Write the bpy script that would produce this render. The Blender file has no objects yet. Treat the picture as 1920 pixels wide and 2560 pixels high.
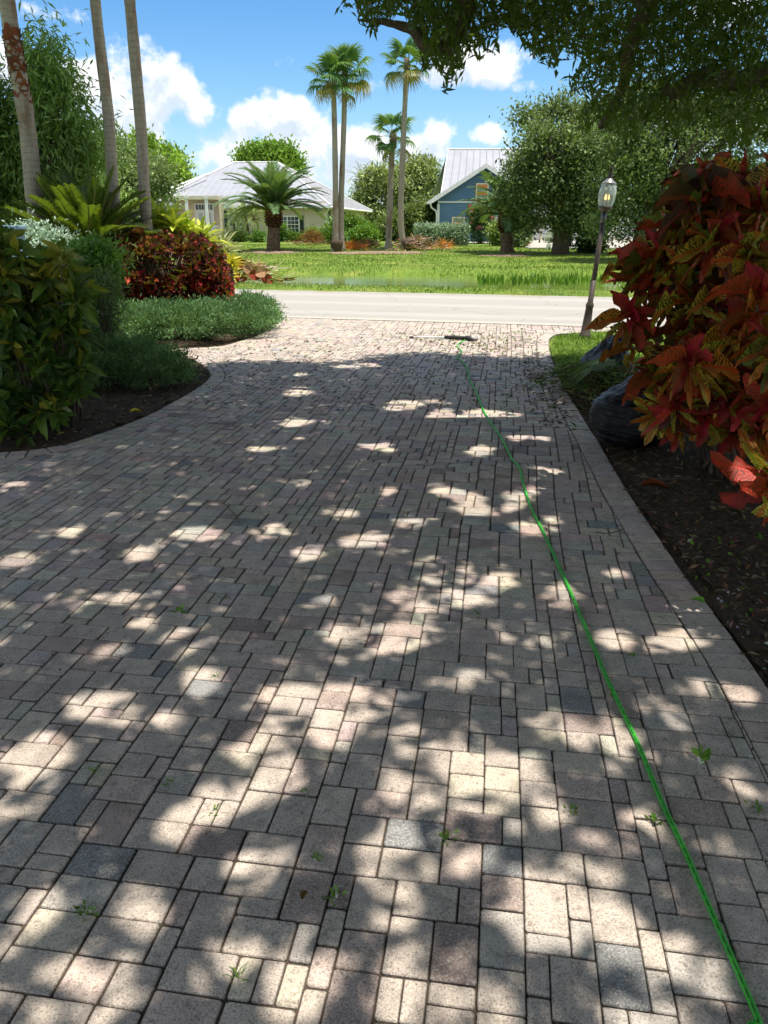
import bpy, math, random
import numpy as np
from mathutils import Vector, Matrix, Quaternion
from mathutils import noise as mnoise
S = bpy.context.scene
COL = S.collection
RD = random.Random(11)
rng = np.random.default_rng(11)
rad = math.radians

# ------------------------------------------------------------------ camera
FPX, PITCH, CAMH = 1923.0, rad(20.8), 1.6
cam = bpy.data.cameras.new('camera'); camo = bpy.data.objects.new('camera', cam); COL.objects.link(camo)
cam.sensor_fit = 'VERTICAL'; cam.sensor_height = 34.6; cam.lens = FPX / 2560 * 34.6
cam.clip_end = 3000; cam.clip_start = 0.05
camo.location = (0, 0, CAMH); camo.rotation_euler = (rad(90) - PITCH, 0, 0)
S.camera = camo
cP, sP = math.cos(PITCH), math.sin(PITCH)

def ray(u, v):
    x = (u - 960) / FPX; y = (1280 - v) / FPX
    return (x, cP + y * sP, -sP + y * cP)
def P(u, v, Y):
    """the point seen at photo pixel u,v that stands Y metres ahead"""
    d = ray(u, v); t = Y / d[1]
    return Vector((d[0] * t, Y, CAMH + d[2] * t))
def G(u, v, z=0.0):
    """the point of the ground at height z seen at photo pixel u,v"""
    d = ray(u, v); t = (z - CAMH) / d[2]
    return Vector((d[0] * t, d[1] * t, z))
def proj(p):
    x, y, z = p[0], p[1], p[2] - CAMH
    f = y * cP - z * sP; up = y * sP + z * cP
    return 960 + FPX * x / f, 1280 - FPX * up / f
def projn(A):
    x, y, z = A[:, 0], A[:, 1], A[:, 2] - CAMH
    f = y * cP - z * sP; up = y * sP + z * cP
    f = np.where(np.abs(f) < .05, .05, f)
    return 960 + FPX * x / f, 1280 - FPX * up / f, f

# ------------------------------------------------------------------ light
SUN = Vector((0.20, -0.10, 0.97)).normalized()
sl = bpy.data.lights.new('sun', 'SUN'); so = bpy.data.objects.new('sun', sl); COL.objects.link(so)
sl.energy = 2.65; sl.angle = rad(0.53); sl.color = (1.0, 0.955, 0.88)
so.rotation_euler = SUN.to_track_quat('Z', 'Y').to_euler()
so.location = (0, 0, 60)
S.view_settings.view_transform = 'Standard'; S.view_settings.look = 'None'
S.view_settings.exposure = 1.36; S.view_settings.gamma = 1; S.view_settings.use_curve_mapping = False
S.render.engine = 'CYCLES'
S.cycles.use_denoising = True
S.cycles.max_bounces = 8; S.cycles.transparent_max_bounces = 8
S.cycles.diffuse_bounces = 6; S.cycles.glossy_bounces = 3; S.cycles.transmission_bounces = 6
S.cycles.sample_clamp_indirect = 6.0
S.cycles.caustics_reflective = False; S.cycles.caustics_refractive = False

def C(r, g, b, a=1.0):
    f = lambda c: (c / 255) / 12.92 if c / 255 <= 0.04045 else (((c / 255) + .055) / 1.055) ** 2.4
    return (f(r), f(g), f(b), a)

class NT:
    """small node tree helper"""
    def __init__(s, t): s.t = t; s.n = t.nodes; s.l = t.links
    def add(s, ty, **k):
        n = s.n.new(ty)
        for a, b in k.items(): setattr(n, a, b)
        return n
    def put(s, sock, v):
        if hasattr(v, 'is_output') or isinstance(v, bpy.types.NodeSocket): s.l.new(v, sock)
        else: sock.default_value = v
    def m(s, op, a, b=0.0, c=None, clamp=False):
        n = s.add('ShaderNodeMath', operation=op); n.use_clamp = clamp
        s.put(n.inputs[0], a); s.put(n.inputs[1], b)
        if c is not None: s.put(n.inputs[2], c)
        return n.outputs[0]
    def mix(s, f, a, b, mode='MIX'):
        n = s.add('ShaderNodeMix', data_type='RGBA', blend_type=mode)
        s.put(n.inputs[0], f); s.put(n.inputs[6], a); s.put(n.inputs[7], b)
        return n.outputs[2]
    def ramp(s, f, lo, hi, a=0.0, b=1.0):
        n = s.add('ShaderNodeMapRange', interpolation_type='SMOOTHSTEP')
        s.put(n.inputs[0], f); n.inputs[1].default_value = lo; n.inputs[2].default_value = hi
        n.inputs[3].default_value = a; n.inputs[4].default_value = b
        return n.outputs[0]
    def noise(s, vec, scale, detail=3.0, rough=.55, dist=0.0):
        n = s.add('ShaderNodeTexNoise'); s.put(n.inputs['Vector'], vec)
        n.inputs['Scale'].default_value = scale; n.inputs['Detail'].default_value = detail
        n.inputs['Roughness'].default_value = rough; n.inputs['Distortion'].default_value = dist
        return n.outputs[0]
    def vor(s, vec, scale, feature='F1', out=0):
        n = s.add('ShaderNodeTexVoronoi', feature=feature); s.put(n.inputs['Vector'], vec)
        n.inputs['Scale'].default_value = scale
        return n.outputs[out]
    def mapping(s, vec, sc=(1, 1, 1), rot=(0, 0, 0), loc=(0, 0, 0)):
        n = s.add('ShaderNodeMapping'); s.put(n.inputs[0], vec)
        n.inputs[1].default_value = loc; n.inputs[2].default_value = rot; n.inputs[3].default_value = sc
        return n.outputs[0]

# ------------------------------------------------------------------ sky
W = bpy.data.worlds.new('World'); S.world = W; W.use_nodes = True
w = NT(W.node_tree); w.n.clear()
tc = w.add('ShaderNodeTexCoord').outputs['Generated']
sky = w.add('ShaderNodeTexSky', sky_type='NISHITA'); sky.sun_disc = False
sky.sun_elevation = math.asin(SUN.z); sky.sun_rotation = math.atan2(SUN.x, SUN.y)
sky.altitude = 0; sky.air_density = 1.0; sky.dust_density = 0.1; sky.ozone_density = 4.5
bg = w.add('ShaderNodeBackground'); bg.inputs[1].default_value = 0.066
hs = w.add('ShaderNodeHueSaturation'); hs.inputs['Saturation'].default_value = 1.26; w.l.new(sky.outputs[0], hs.inputs['Color']); w.l.new(hs.outputs[0], bg.inputs[0])
sep = w.add('ShaderNodeSeparateXYZ'); w.l.new(tc, sep.inputs[0])
az = w.m('ARCTAN2', sep.outputs[0], sep.outputs[1]); el = w.m('ARCSINE', sep.outputs[2])
n1 = w.noise(tc, 20.0, 10.0, .60)
off = w.add('ShaderNodeVectorMath', operation='ADD'); w.l.new(tc, off.inputs[0]); off.inputs[1].default_value = (0.012, 0, 0.022)
n2 = w.noise(off.outputs[0], 20.0, 10.0, .60)
def azel(u, v):
    d = Vector(ray(u, v)).normalized(); return math.atan2(d.x, d.y), math.asin(d.z)
blobs = [(300, 215, 130, 85, 1), (395, 270, 130, 80, 1), (490, 285, 65, 55, 1), (230, 300, 120, 110, 1), (340, 360, 170, 80, .9),
         (700, 335, 140, 75, .95), (600, 390, 170, 70, .95), (800, 400, 190, 100, 1), (900, 385, 110, 60, .9), (735, 285, 62, 38, .9),
         (905, 215, 80, 38, .28), (730, 160, 70, 36, .2), (840, 190, 120, 60, .12), (1120, 165, 92, 58, 1.05), (1240, 178, 90, 52, 1.05), (1310, 215, 50, 30, .6),
         (1070, 375, 75, 58, 1), (1230, 350, 62, 36, .9), (1160, 410, 120, 50, .8), (95, 35, 105, 34, .62), (-10, 170, 70, 60, 1),
         (1830, 30, 110, 60, .9), (1500, 380, 200, 60, .8), (1750, 330, 250, 90, .6), (100, 480, 300, 60, .8), (1330, 300, 40, 20, .3)]
def dens(el_, nz):
    acc = None
    for (u, v, ru, rv, wt) in blobs:
        a, e = azel(u, v)
        x = w.m('DIVIDE', w.m('SUBTRACT', az, a), ru / FPX); y = w.m('DIVIDE', w.m('SUBTRACT', el_, e), rv / FPX)
        y = w.m('MULTIPLY', y, w.ramp(y, -.4, .3, 1.45, .95))
        q = w.m('SUBTRACT', wt, w.m('ADD', w.m('MULTIPLY', x, x), w.m('MULTIPLY', y, y)))
        acc = q if acc is None else w.m('MAXIMUM', acc, q)
    # elsewhere in the sky: unseen clouds from noise alone, spread wider as fill light
    side = w.m('MAXIMUM', w.ramp(w.m('ABSOLUTE', az), .5, .8), w.ramp(el_, .27, .42))
    low = w.ramp(el_, .02, 1.5, .75, .1)
    g = w.m('SUBTRACT', w.m('ADD', w.m('MULTIPLY', side, 1.6), low), 1.75)
    acc = w.m('MAXIMUM', w.m('MAXIMUM', acc, g), -1.5)
    return w.m('ADD', acc, w.m('MULTIPLY', w.m('SUBTRACT', nz, .5), 4.4))
d1 = dens(el, n1); d2 = dens(w.m('ADD', el, .02), n2)
alpha = w.ramp(d1, -.05, .75)
lit = w.ramp(w.m('SUBTRACT', d1, d2), -.35, .65)
thick = w.ramp(d1, .3, 1.5)
cc = w.mix(lit, (.55, .64, .76, 1), (1.0, 1.0, .99, 1)); cc = w.mix(w.m('MULTIPLY', w.ramp(d1, .5, 2.2), w.m('SUBTRACT', .85, w.m('MULTIPLY', lit, .6))), cc, (.50, .58, .70, 1))
cc = w.mix(w.m('MULTIPLY', w.m('SUBTRACT', 1.0, thick), .35), cc, (.9, .95, 1, 1))
bgc = w.add('ShaderNodeBackground'); w.l.new(cc, bgc.inputs[0]); bgc.inputs[1].default_value = .48
# thin low haze band towards the horizon, all the way round
hz = w.ramp(el, .0, .16, .42, 0)
bgh = w.add('ShaderNodeBackground'); bgh.inputs[0].default_value = (.34, .58, .95, 1); bgh.inputs[1].default_value = .38
mh = w.add('ShaderNodeMixShader'); w.l.new(hz, mh.inputs[0]); w.l.new(bg.outputs[0], mh.inputs[1]); w.l.new(bgh.outputs[0], mh.inputs[2])
mx = w.add('ShaderNodeMixShader'); w.l.new(w.m('MULTIPLY', alpha, .95), mx.inputs[0])
w.l.new(mh.outputs[0], mx.inputs[1]); w.l.new(bgc.outputs[0], mx.inputs[2])
wo = w.add('ShaderNodeOutputWorld'); w.l.new(mx.outputs[0], wo.inputs[0])

# ------------------------------------------------------------------ materials
MATS = {}
def material(name, fn, rough=.6, spec=.5, metal=0.0, bump=None, transl=0.0, alpha=None):
    """fn(nt, pos) -> colour socket / tuple, or (colour, bump height socket)"""
    if name in MATS: return MATS[name]
    m = bpy.data.materials.new(name); m.use_nodes = True; t = NT(m.node_tree); t.n.clear()
    b = t.add('ShaderNodeBsdfPrincipled'); o = t.add('ShaderNodeOutputMaterial')
    pos = t.add('ShaderNodeNewGeometry').outputs['Position']
    c = fn(t, pos); h = None
    if isinstance(c, tuple) and len(c) == 2: c, h = c
    t.put(b.inputs['Base Color'], c)
    t.put(b.inputs['Roughness'], rough); b.inputs['Specular IOR Level'].default_value = spec; b.inputs['Metallic'].default_value = metal
    if h is not None:
        bp = t.add('ShaderNodeBump'); bp.inputs['Strength'].default_value = bump[0]; bp.inputs['Distance'].default_value = bump[1]
        t.l.new(h, bp.inputs['Height']); t.l.new(bp.outputs[0], b.inputs['Normal'])
    out = b.outputs[0]
    if transl > 0:
        tr = t.add('ShaderNodeBsdfTranslucent')
        tcol = t.mix(.45, c, (.35, .5, .02, 1), 'MIX') if not isinstance(c, tuple) else c
        t.put(tr.inputs[0], tcol); ms = t.add('ShaderNodeMixShader'); ms.inputs[0].default_value = transl
        t.l.new(out, ms.inputs[1]); t.l.new(tr.outputs[0], ms.inputs[2]); out = ms.outputs[0]
    t.l.new(out, o.inputs[0]); MATS[name] = m
    return m
def colattr(t):
    a = t.add('ShaderNodeAttribute'); a.attribute_name = 'Col'; return a
def plain(name, col, rough=.6, spec=.5, metal=0.0, var=.12, scale=6.0):
    def fn(t, pos):
        n = t.noise(pos, scale, 5); k = t.ramp(n, .3, .7, 1 - var, 1 + var)
        return t.mix(1.0, col, t.add_rgb(k), 'MULTIPLY')
    return material(name, fn, rough, spec, metal)
def add_rgb(s, k):
    n = s.add('ShaderNodeCombineColor'); [s.put(n.inputs[i], k) for i in range(3)]; return n.outputs[0]
NT.add_rgb = add_rgb
def leafmat(name, rough=.45, spec=.4, transl=.3, vein=0.0, croton=False):
    def fn(t, pos):
        a = colattr(t); c = a.outputs['Color']
        n = t.noise(pos, 1.1, 3); c = t.mix(1.0, c, t.add_rgb(t.ramp(n, .3, .7, .8, 1.2)), 'MULTIPLY')
        if croton:
            uv = t.add('ShaderNodeUVMap'); uv.uv_map = 'UV'
            sp = t.add('ShaderNodeSeparateXYZ'); t.l.new(uv.outputs[0], sp.inputs[0])
            av = t.m('ABSOLUTE', sp.outputs[1])
            wob = t.noise(pos, 26, 4, .65)
            ph = t.m('ADD', t.m('SUBTRACT', t.m('MULTIPLY', sp.outputs[0], 11.0), t.m('MULTIPLY', av, 7.5)), t.m('MULTIPLY', wob, 3.4))
            fr = t.m('FRACT', ph); tri = t.m('ABSOLUTE', t.m('SUBTRACT', fr, .5))
            dk = t.m('MULTIPLY', t.ramp(tri, .16, .34, 1, 0), t.m('MULTIPLY', t.ramp(av, .04, .1), t.ramp(av, .46, .36, .25, 1)))
            dk = t.m('MULTIPLY', dk, t.ramp(t.noise(pos, 12, 3), .30, .46))
            dk = t.m('MULTIPLY', dk, t.m('MULTIPLY', a.outputs['Alpha'], .95))
            # midrib and lower half flushed redder
            c2 = t.mix(t.m('MULTIPLY', t.ramp(av, .03, .14, .8, 0), a.outputs['Alpha']), c, C(178, 40, 22) if croton != 2 else C(150, 140, 50))
            c2 = t.mix(t.ramp(t.noise(pos, 7, 3), .45, .7, 0, .55), c2, C(96, 26, 28) if croton != 2 else C(60, 80, 24))
            c = t.mix(dk, c2, C(22, 32, 16))
            bn = t.m('ADD', t.ramp(av, 0, .06), t.m('MULTIPLY', t.ramp(tri, 0, .5), .5))
            return c, bn
        return c
    return material(name, fn, rough, spec, 0, (.35, .004) if croton else None, transl)

def f_paver(t, pos):
    c = colattr(t).outputs['Color']
    big = t.noise(pos, 1.3, 4); mid = t.noise(pos, 11, 6, .7); fine = t.noise(pos, 190, 2, .75); gr = t.noise(pos, 75, 3, .7); peb = t.vor(pos, 120)
    c = t.mix(1.0, c, t.add_rgb(t.ramp(mid, .25, .75, .80, 1.25)), 'MULTIPLY')
    c = t.mix(t.ramp(big, .45, .72, 0, .25), c, C(140, 122, 108))
    c = t.mix(t.ramp(t.noise(pos, 24, 5, .7), .54, .70, 0, .5), c, C(98, 86, 78))
    c = t.mix(t.ramp(t.noise(pos, 4, 4, .6), .58, .70, 0, .35), c, C(110, 92, 86))
    c = t.mix(t.ramp(fine, .54, .66, 0, .55), c, C(222, 212, 198))
    c = t.mix(t.ramp(fine, .46, .33, 0, .6), c, C(84, 75, 68))
    c = t.mix(t.ramp(gr, .56, .7, 0, .45), c, C(84, 76, 70))
    c = t.mix(t.ramp(peb, .0, .2, .5, 0), c, C(60, 55, 52))
    h = t.m('ADD', t.m('MULTIPLY', fine, 1.0), t.m('ADD', t.m('MULTIPLY', mid, 1.0), t.m('MULTIPLY', gr, 1.2)))
    return c, h
M_PAVER = material('paver concrete', f_paver, .9, .22, 0, (.75, .005))
def f_joint(t, pos):
    c = t.mix(t.noise(pos, 60, 3), C(104, 92, 78), C(62, 54, 46))
    return t.mix(t.ramp(t.noise(pos, 2.5, 4), .55, .7, 0, .6), c, C(66, 70, 40))
M_JOINT = material('joint sand', f_joint, .95, .1)
def f_road(t, pos):
    n = t.noise(pos, 160, 3, .7); b = t.noise(pos, .6, 5)
    c = t.mix(n, C(134, 129, 122), C(184, 177, 166)); c = t.mix(t.ramp(b, .35, .7, 0, .45), c, C(166, 159, 147))
    c = t.mix(t.ramp(t.noise(t.mapping(pos, (.35, 3, 1)), 2.2, 5), .6, .72, 0, .3), c, C(110, 106, 100))
    wp = t.add('ShaderNodeTexNoise'); t.l.new(pos, wp.inputs['Vector']); wp.inputs['Scale'].default_value = 1.3; wp.inputs['Detail'].default_value = 6
    ds = t.add('ShaderNodeVectorMath', operation='MULTIPLY_ADD'); t.l.new(wp.outputs[1], ds.inputs[0]); ds.inputs[1].default_value = (.9, .9, 0); t.l.new(pos, ds.inputs[2])
    ck = t.vor(ds.outputs[0], .32, 'DISTANCE_TO_EDGE')
    c = t.mix(t.ramp(ck, .0, .010, .3, 0), c, C(96, 92, 86))
    sp = t.add('ShaderNodeSeparateXYZ'); t.l.new(pos, sp.inputs[0]); sr = t.m('ADD', sp.outputs[1], t.m('MULTIPLY', sp.outputs[0], .24))
    lane = t.m('SINE', t.m('MULTIPLY', sr, 3.6)); c = t.mix(t.ramp(lane, .2, 1, 0, .22), c, C(196, 190, 178))
    c = t.mix(t.m('MULTIPLY', t.ramp(sr, 18.3, 18.8), t.ramp(t.noise(pos, 1.6, 5), .4, .6)), c, C(150, 138, 104))
    return c, n
M_ROAD = material('worn asphalt', f_road, .9, .2, 0, (.4, .006))
def f_conc(t, pos):
    return t.mix(t.noise(pos, 18, 6, .65), C(150, 144, 132), C(202, 194, 178)), t.noise(pos, 90, 4)
M_CONC = material('pale concrete', f_conc, .9, .2, 0, (.3, .004))
def f_grass(t, pos):
    a = t.noise(pos, .35, 4); b = t.noise(t.mapping(pos, (5, 1.1, 1)), 3.2, 5, .65); d = t.noise(pos, 28, 3, .7)
    c = t.mix(t.ramp(a, .35, .65), C(88, 112, 38), C(112, 134, 50))
    c = t.mix(t.ramp(b, .4, .7, 0, .55), c, C(142, 166, 66)); c = t.mix(t.ramp(d, .5, .3, 0, .5), c, C(58, 92, 24)); c = t.mix(t.ramp(t.noise(pos, .8, 5), .52, .7, 0, .55), c, C(168, 166, 84))
    return c, t.m('ADD', d, b)
M_GRASS = material('lawn', f_grass, .85, .15, 0, (.7, .06))
def f_soil(t, pos):
    v = t.vor(t.mapping(pos, (1, 1.6, 1)), 34, 'F1', 1); n = t.noise(pos, 26, 5, .7)
    c = t.mix(n, C(54, 44, 36), C(112, 94, 78))
    c = t.mix(t.ramp(t.noise(pos, 120, 2), .62, .75, 0, .5), c, C(120, 106, 90))
    return c, n
M_SOIL = material('mulch soil', f_soil, .95, .15, 0, (1.0, .03))
def f_water(t, pos):
    return t.mix(t.noise(t.mapping(pos, (.3, 1, 1)), .8, 3), C(84, 104, 42), C(116, 132, 60)), t.noise(t.mapping(pos, (.5, 2.5, 1)), 5, 3)
M_WATER = material('pond water', f_water, .12, .35, 0, (.06, .02))
M_LEAF = leafmat('leaf')
M_LEAFG = leafmat('glossy leaf', .42, .35, .38)
M_LEAFM = leafmat('matt leaf', .7, .2, .25)
M_CROT = leafmat('croton leaf', .5, .22, .2, croton=True)
M_CROTL = leafmat('green croton leaf', .45, .3, .2, croton=2)
def f_bark(t, pos):
    n = t.noise(t.mapping(pos, (6, 6, 1.4)), 3, 6, .7)
    return t.mix(n, C(58, 48, 40), C(142, 126, 108)), n
M_BARK = material('bark', f_bark, .9, .15, 0, (1, .03))
def f_ptrunk(t, pos):
    sp = t.add('ShaderNodeSeparateXYZ'); t.l.new(pos, sp.inputs[0])
    r = t.m('FRACT', t.m('ADD', t.m('MULTIPLY', sp.outputs[2], 11), t.m('MULTIPLY', t.noise(pos, 5, 3), 1.6)))
    n = t.noise(t.mapping(pos, (8, 8, 1.2)), 3, 6, .7)
    c = t.mix(n, C(120, 109, 99), C(206, 192, 175)); c = t.mix(t.ramp(r, .8, .98, 0, .35), c, C(70, 60, 52))
    c = t.mix(t.ramp(t.noise(t.mapping(pos, (2, 2, .7)), 1.5, 4), .52, .68, 0, .7), c, C(128, 98, 76))
    return c, t.m('ADD', r, n)
M_PTRUNK = material('palm trunk', f_ptrunk, .9, .15, 0, (.8, .02))
M_DEAD = leafmat('dry leaf', .8, .15, .15)
M_DBARK = plain('date palm bark', C(112, 92, 74), .9, .1, 0, .45, 9)
M_BAG = material('black bag plastic', lambda t, p: (t.mix(t.noise(p, 6, 3), C(15, 15, 17), C(22, 23, 26)), t.noise(t.mapping(p, (4, 4, 26), (0, .25, 0)), 1.3, 4, .6, .8)), .38, .35, 0, (.9, .03))
M_WHITE = plain('white paint', C(228, 226, 220), .5, .4, 0, .05)
M_GLASS = plain('window glass', C(56, 64, 68), .08, .6, 0, .2, 2)
M_DARK = plain('dark metal', C(44, 40, 38), .5, .5, 0, .2, 20)
M_BROWN = plain('brown painted metal', C(74, 62, 54), .55, .4, 0, .25, 14)
# ------------------------------------------------------------------ building helpers
ORG = {}
def origin(p): return ORG.get(p.name, Vector((0, 0, 0))) if p is not None else Vector((0, 0, 0))
def tag(o, label=None, cat=None, group=None, kind=None):
    if label: o['label'] = label
    if cat: o['category'] = cat
    if group: o['group'] = group
    if kind: o['kind'] = kind
    return o
def thing(name, label, cat, loc, group=None):
    o = bpy.data.objects.new(name, None); o.empty_display_size = .2; COL.objects.link(o); o.location = loc
    ORG[o.name] = Vector(loc); return tag(o, label, cat, group)
def link(name, me, parent=None, loc=None, kind=None, rot=None, scale=None):
    o = bpy.data.objects.new(name, me); COL.objects.link(o)
    if parent is not None: o.parent = parent
    if loc is not None: o.location = Vector(loc) - origin(parent)
    if rot is not None: o.rotation_mode = 'QUATERNION'; o.rotation_quaternion = rot
    if scale is not None: o.scale = scale
    ORG[o.name] = Vector(loc) if loc is not None else origin(parent)
    if kind: o['kind'] = kind
    return o
def raw_mesh(name, V, F, mat, col=None, uv=None, smooth=False):
    me = bpy.data.meshes.new(name); V = np.asarray(V, np.float32); F = np.asarray(F, np.int32)
    nf, k = F.shape
    me.vertices.add(len(V)); me.vertices.foreach_set('co', V.ravel())
    me.loops.add(nf * k); me.loops.foreach_set('vertex_index', F.ravel())
    me.polygons.add(nf); me.polygons.foreach_set('loop_start', np.arange(0, nf * k, k, dtype=np.int32))
    try: me.polygons.foreach_set('loop_total', np.full(nf, k, np.int32))
    except Exception: pass
    if smooth: me.polygons.foreach_set('use_smooth', np.ones(nf, bool))
    if col is not None:
        a = me.attributes.new('Col', 'FLOAT_COLOR', 'POINT'); a.data.foreach_set('color', np.asarray(col, np.float32).ravel())
    if uv is not None:
        u = me.uv_layers.new(name='UV'); u.data.foreach_set('uv', np.asarray(uv, np.float32)[F.ravel()].ravel())
    me.materials.append(mat); me.update(calc_edges=True)
    return me
class MB:
    def __init__(s): s.v = []; s.f = []; s.c = []
    def add(s, vs, fs, col=None):
        o = len(s.v); s.v += [tuple(v) for v in vs]; s.f += [tuple(i + o for i in f) for f in fs]
        s.c += [col or (1, 1, 1, 1)] * len(vs); return s
    def box(s, c, d, rz=0.0, M=None, col=None):
        hx, hy, hz = d[0] / 2, d[1] / 2, d[2] / 2
        vs = [Vector((x, y, z)) for x in (-hx, hx) for y in (-hy, hy) for z in (-hz, hz)]
        m = M if M is not None else Matrix.Rotation(rz, 3, 'Z')
        vs = [m @ v + Vector(c) for v in vs]
        return s.add(vs, [(0, 1, 3, 2), (4, 6, 7, 5), (0, 4, 5, 1), (2, 3, 7, 6), (0, 2, 6, 4), (1, 5, 7, 3)], col)
    def tube(s, pts, rs, n=8, cap=True, col=None, flat=1.0):
        pts = [Vector(p) for p in pts]; vs = []; fs = []
        if not hasattr(rs, '__len__'): rs = [rs] * len(pts)
        ref = Vector((1, 0, 0))
        for i, p in enumerate(pts):
            d = (pts[min(i + 1, len(pts) - 1)] - pts[max(i - 1, 0)]).normalized()
            a = ref - d * ref.dot(d)
            if a.length < .1: a = Vector((0, 1, 0)) - d * d.y
            a.normalize(); b = d.cross(a)
            for k in range(n):
                t = 2 * math.pi * k / n; vs.append(p + (a * math.cos(t) + b * math.sin(t) * flat) * rs[i])
        for i in range(len(pts) - 1):
            for k in range(n):
                k2 = (k + 1) % n; fs.append((i * n + k, i * n + k2, (i + 1) * n + k2, (i + 1) * n + k))
        if cap: fs.append(tuple(reversed(range(n)))); fs.append(tuple((len(pts) - 1) * n + k for k in range(n)))
        return s.add(vs, fs, col)
    def lathe(s, c, prof, n=16, col=None):
        return s.tube([Vector(c) + Vector((0, 0, z + 1e-5 * i)) for i, (r, z) in enumerate(prof)], [r for r, z in prof], n, True, col)
    def quad(s, a, b, c, d, col=None): return s.add([a, b, c, d], [(0, 1, 2, 3)], col)
    def slab(s, poly, th, col=None):
        """flat polygon given in 3D, thickened downwards along its normal"""
        poly = [Vector(p) for p in poly]; n = (poly[1] - poly[0]).cross(poly[2] - poly[0]).normalized()
        if n.z < 0: n = -n; poly = poly[::-1]
        k = len(poly); vs = poly + [p - n * th for p in poly]
        fs = [tuple(range(k)), tuple(range(2 * k - 1, k - 1, -1))] + [(i, i + k, (i + 1) % k + k, (i + 1) % k) for i in range(k)]
        return s.add(vs, fs, col)
    def build(s, name, mat, parent=None, smooth=False, kind=None, bevel=0, loc=None, sharp=None):
        org = Vector(loc) if loc is not None else origin(parent)
        me = bpy.data.meshes.new(name); me.from_pydata([tuple(Vector(v) - org) for v in s.v], [], s.f)
        a = me.attributes.new('Col', 'FLOAT_COLOR', 'POINT'); a.data.foreach_set('color', np.array(s.c, np.float32).ravel())
        if smooth: me.polygons.foreach_set('use_smooth', np.ones(len(s.f), bool))
        me.materials.append(mat); me.update()
        o = link(name, me, parent, org, kind)
        if bevel:
            b = o.modifiers.new('bevel', 'BEVEL'); b.width = bevel; b.segments = 2; b.limit_method = 'ANGLE'
        return o
def unit(A): return A / np.maximum(np.linalg.norm(A, axis=1, keepdims=True), 1e-9)
def frames(X, N):
    X = unit(X); Z = N - (N * X).sum(1, keepdims=True) * X; Z = unit(Z); return X, np.cross(Z, X), Z
# leaf templates: x along 0..1, y across -.5...5, z bend
def T_diamond(b=-.12): return (np.array([(0, 0, 0), (.45, -.5, .06 + b * .3), (1, 0, b), (.45, .5, .06 + b * .3)]), np.array([(0, 1, 2, 3)]))
def T_blade(b=-.4): return (np.array([(0, -.5, 0), (0, .5, 0), (.6, -.35, b * .3), (.6, .35, b * .3), (1, 0, b)]), np.array([(0, 2, 3, 1), (2, 4, 4, 3)]))
def T_leaf(b=-.25, fold=.22, wav=.06, st=(0, .12, .3, .5, .7, .88, 1), wd=(.04, .5, .88, 1, .84, .5, .03), tw=0.0):
    V = []
    for i, (x, h) in enumerate(zip(st, wd)):
        zc = b * x * x
        for sgn in (-1, 0, 1):
            y = sgn * .5 * h * (1 + wav * math.sin(i * 2.3 + sgn)); z = zc + fold * abs(y) + wav * .7 * sgn * math.sin(i * 2.1)
            z += tw * y * x; V.append((x, y, z))
    F = []
    for i in range(len(st) - 1):
        for j in range(2): F.append((i * 3 + j, (i + 1) * 3 + j, (i + 1) * 3 + j + 1, i * 3 + j + 1))
    return np.array(V), np.array(F)
def leaf_arrays(T, pos, X, N, L, Wd, col):
    TV, TF = T; k = len(TV); X, Y, Z = frames(X, N)
    L = np.broadcast_to(L, (len(pos),)); Wd = np.broadcast_to(Wd, (len(pos),))
    V = (pos[:, None, :] + TV[None, :, 0, None] * (L[:, None, None] * X[:, None, :]) + TV[None, :, 1, None] * (Wd[:, None, None] * Y[:, None, :])
         + TV[None, :, 2, None] * (L[:, None, None] * Z[:, None, :]))
    F = TF[None] + (np.arange(len(pos)) * k)[:, None, None]
    return V.reshape(-1, 3), F.reshape(-1, TF.shape[1]), np.repeat(col, k, 0), np.tile(TV[:, :2], (len(pos), 1))
def merged_leaves(name, mat, parent, T, pos, X, N, L, Wd, col, kind='stuff'):
    if len(pos) == 0: return None
    V, F, c, uv = leaf_arrays(T, pos, X, N, L, Wd, col)
    if T[1].shape[1] == 4 and len(T[0]) == 5:      # blades: two polygons, keep as tris
        tri = np.array([(0, 2, 3), (0, 3, 1), (2, 4, 3)]); F = (tri[None] + (np.arange(len(pos)) * 5)[:, None, None]).reshape(-1, 3)
    o = origin(parent)
    me = raw_mesh(name, V - np.array(o), F, mat, c, uv)
    return link(name, me, parent, o, kind)
def leaves_split(root, mat, Ts, pos, X, N, L, Wd, ci, palette, n_ind, name='leaf'):
    """the n_ind leaves that show largest become parts of their own, sharing meshes; the rest one part"""
    pos = np.asarray(pos); palette = np.asarray(palette, np.float32); L = np.broadcast_to(L, (len(pos),)).copy(); Wd = np.broadcast_to(Wd, (len(pos),)).copy()
    u, v, f = projn(pos); inside = (u > -20) & (u < 1940) & (v > -20) & (v < 2580) & (f > 0)
    score = np.where(inside, L / np.maximum(f, .1), 0)
    order = np.argsort(-score); ind = order[:n_ind]; rest = order[n_ind:]
    Xf, Yf, Zf = frames(X, N); cache = {}
    for q, i in enumerate(ind):
        ti = q % len(Ts); key = (ti, int(ci[i]))
        if key not in cache:
            TV, TF = Ts[ti]
            cache[key] = raw_mesh(name, TV, TF, mat, np.repeat(palette[ci[i]][None], len(TV), 0), TV[:, :2], smooth=True)
        m = Matrix((Xf[i], Yf[i], Zf[i])).transposed()
        link(name, cache[key], root, pos[i], None, m.to_quaternion(), (L[i], Wd[i], L[i]))
    if len(rest):
        merged_leaves('foliage', mat, root, Ts[0], pos[rest], X[rest], N[rest], L[rest], Wd[rest], palette[ci[rest]])
def sph(n):
    a = rng.normal(size=(n, 3)); return unit(a)
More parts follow.
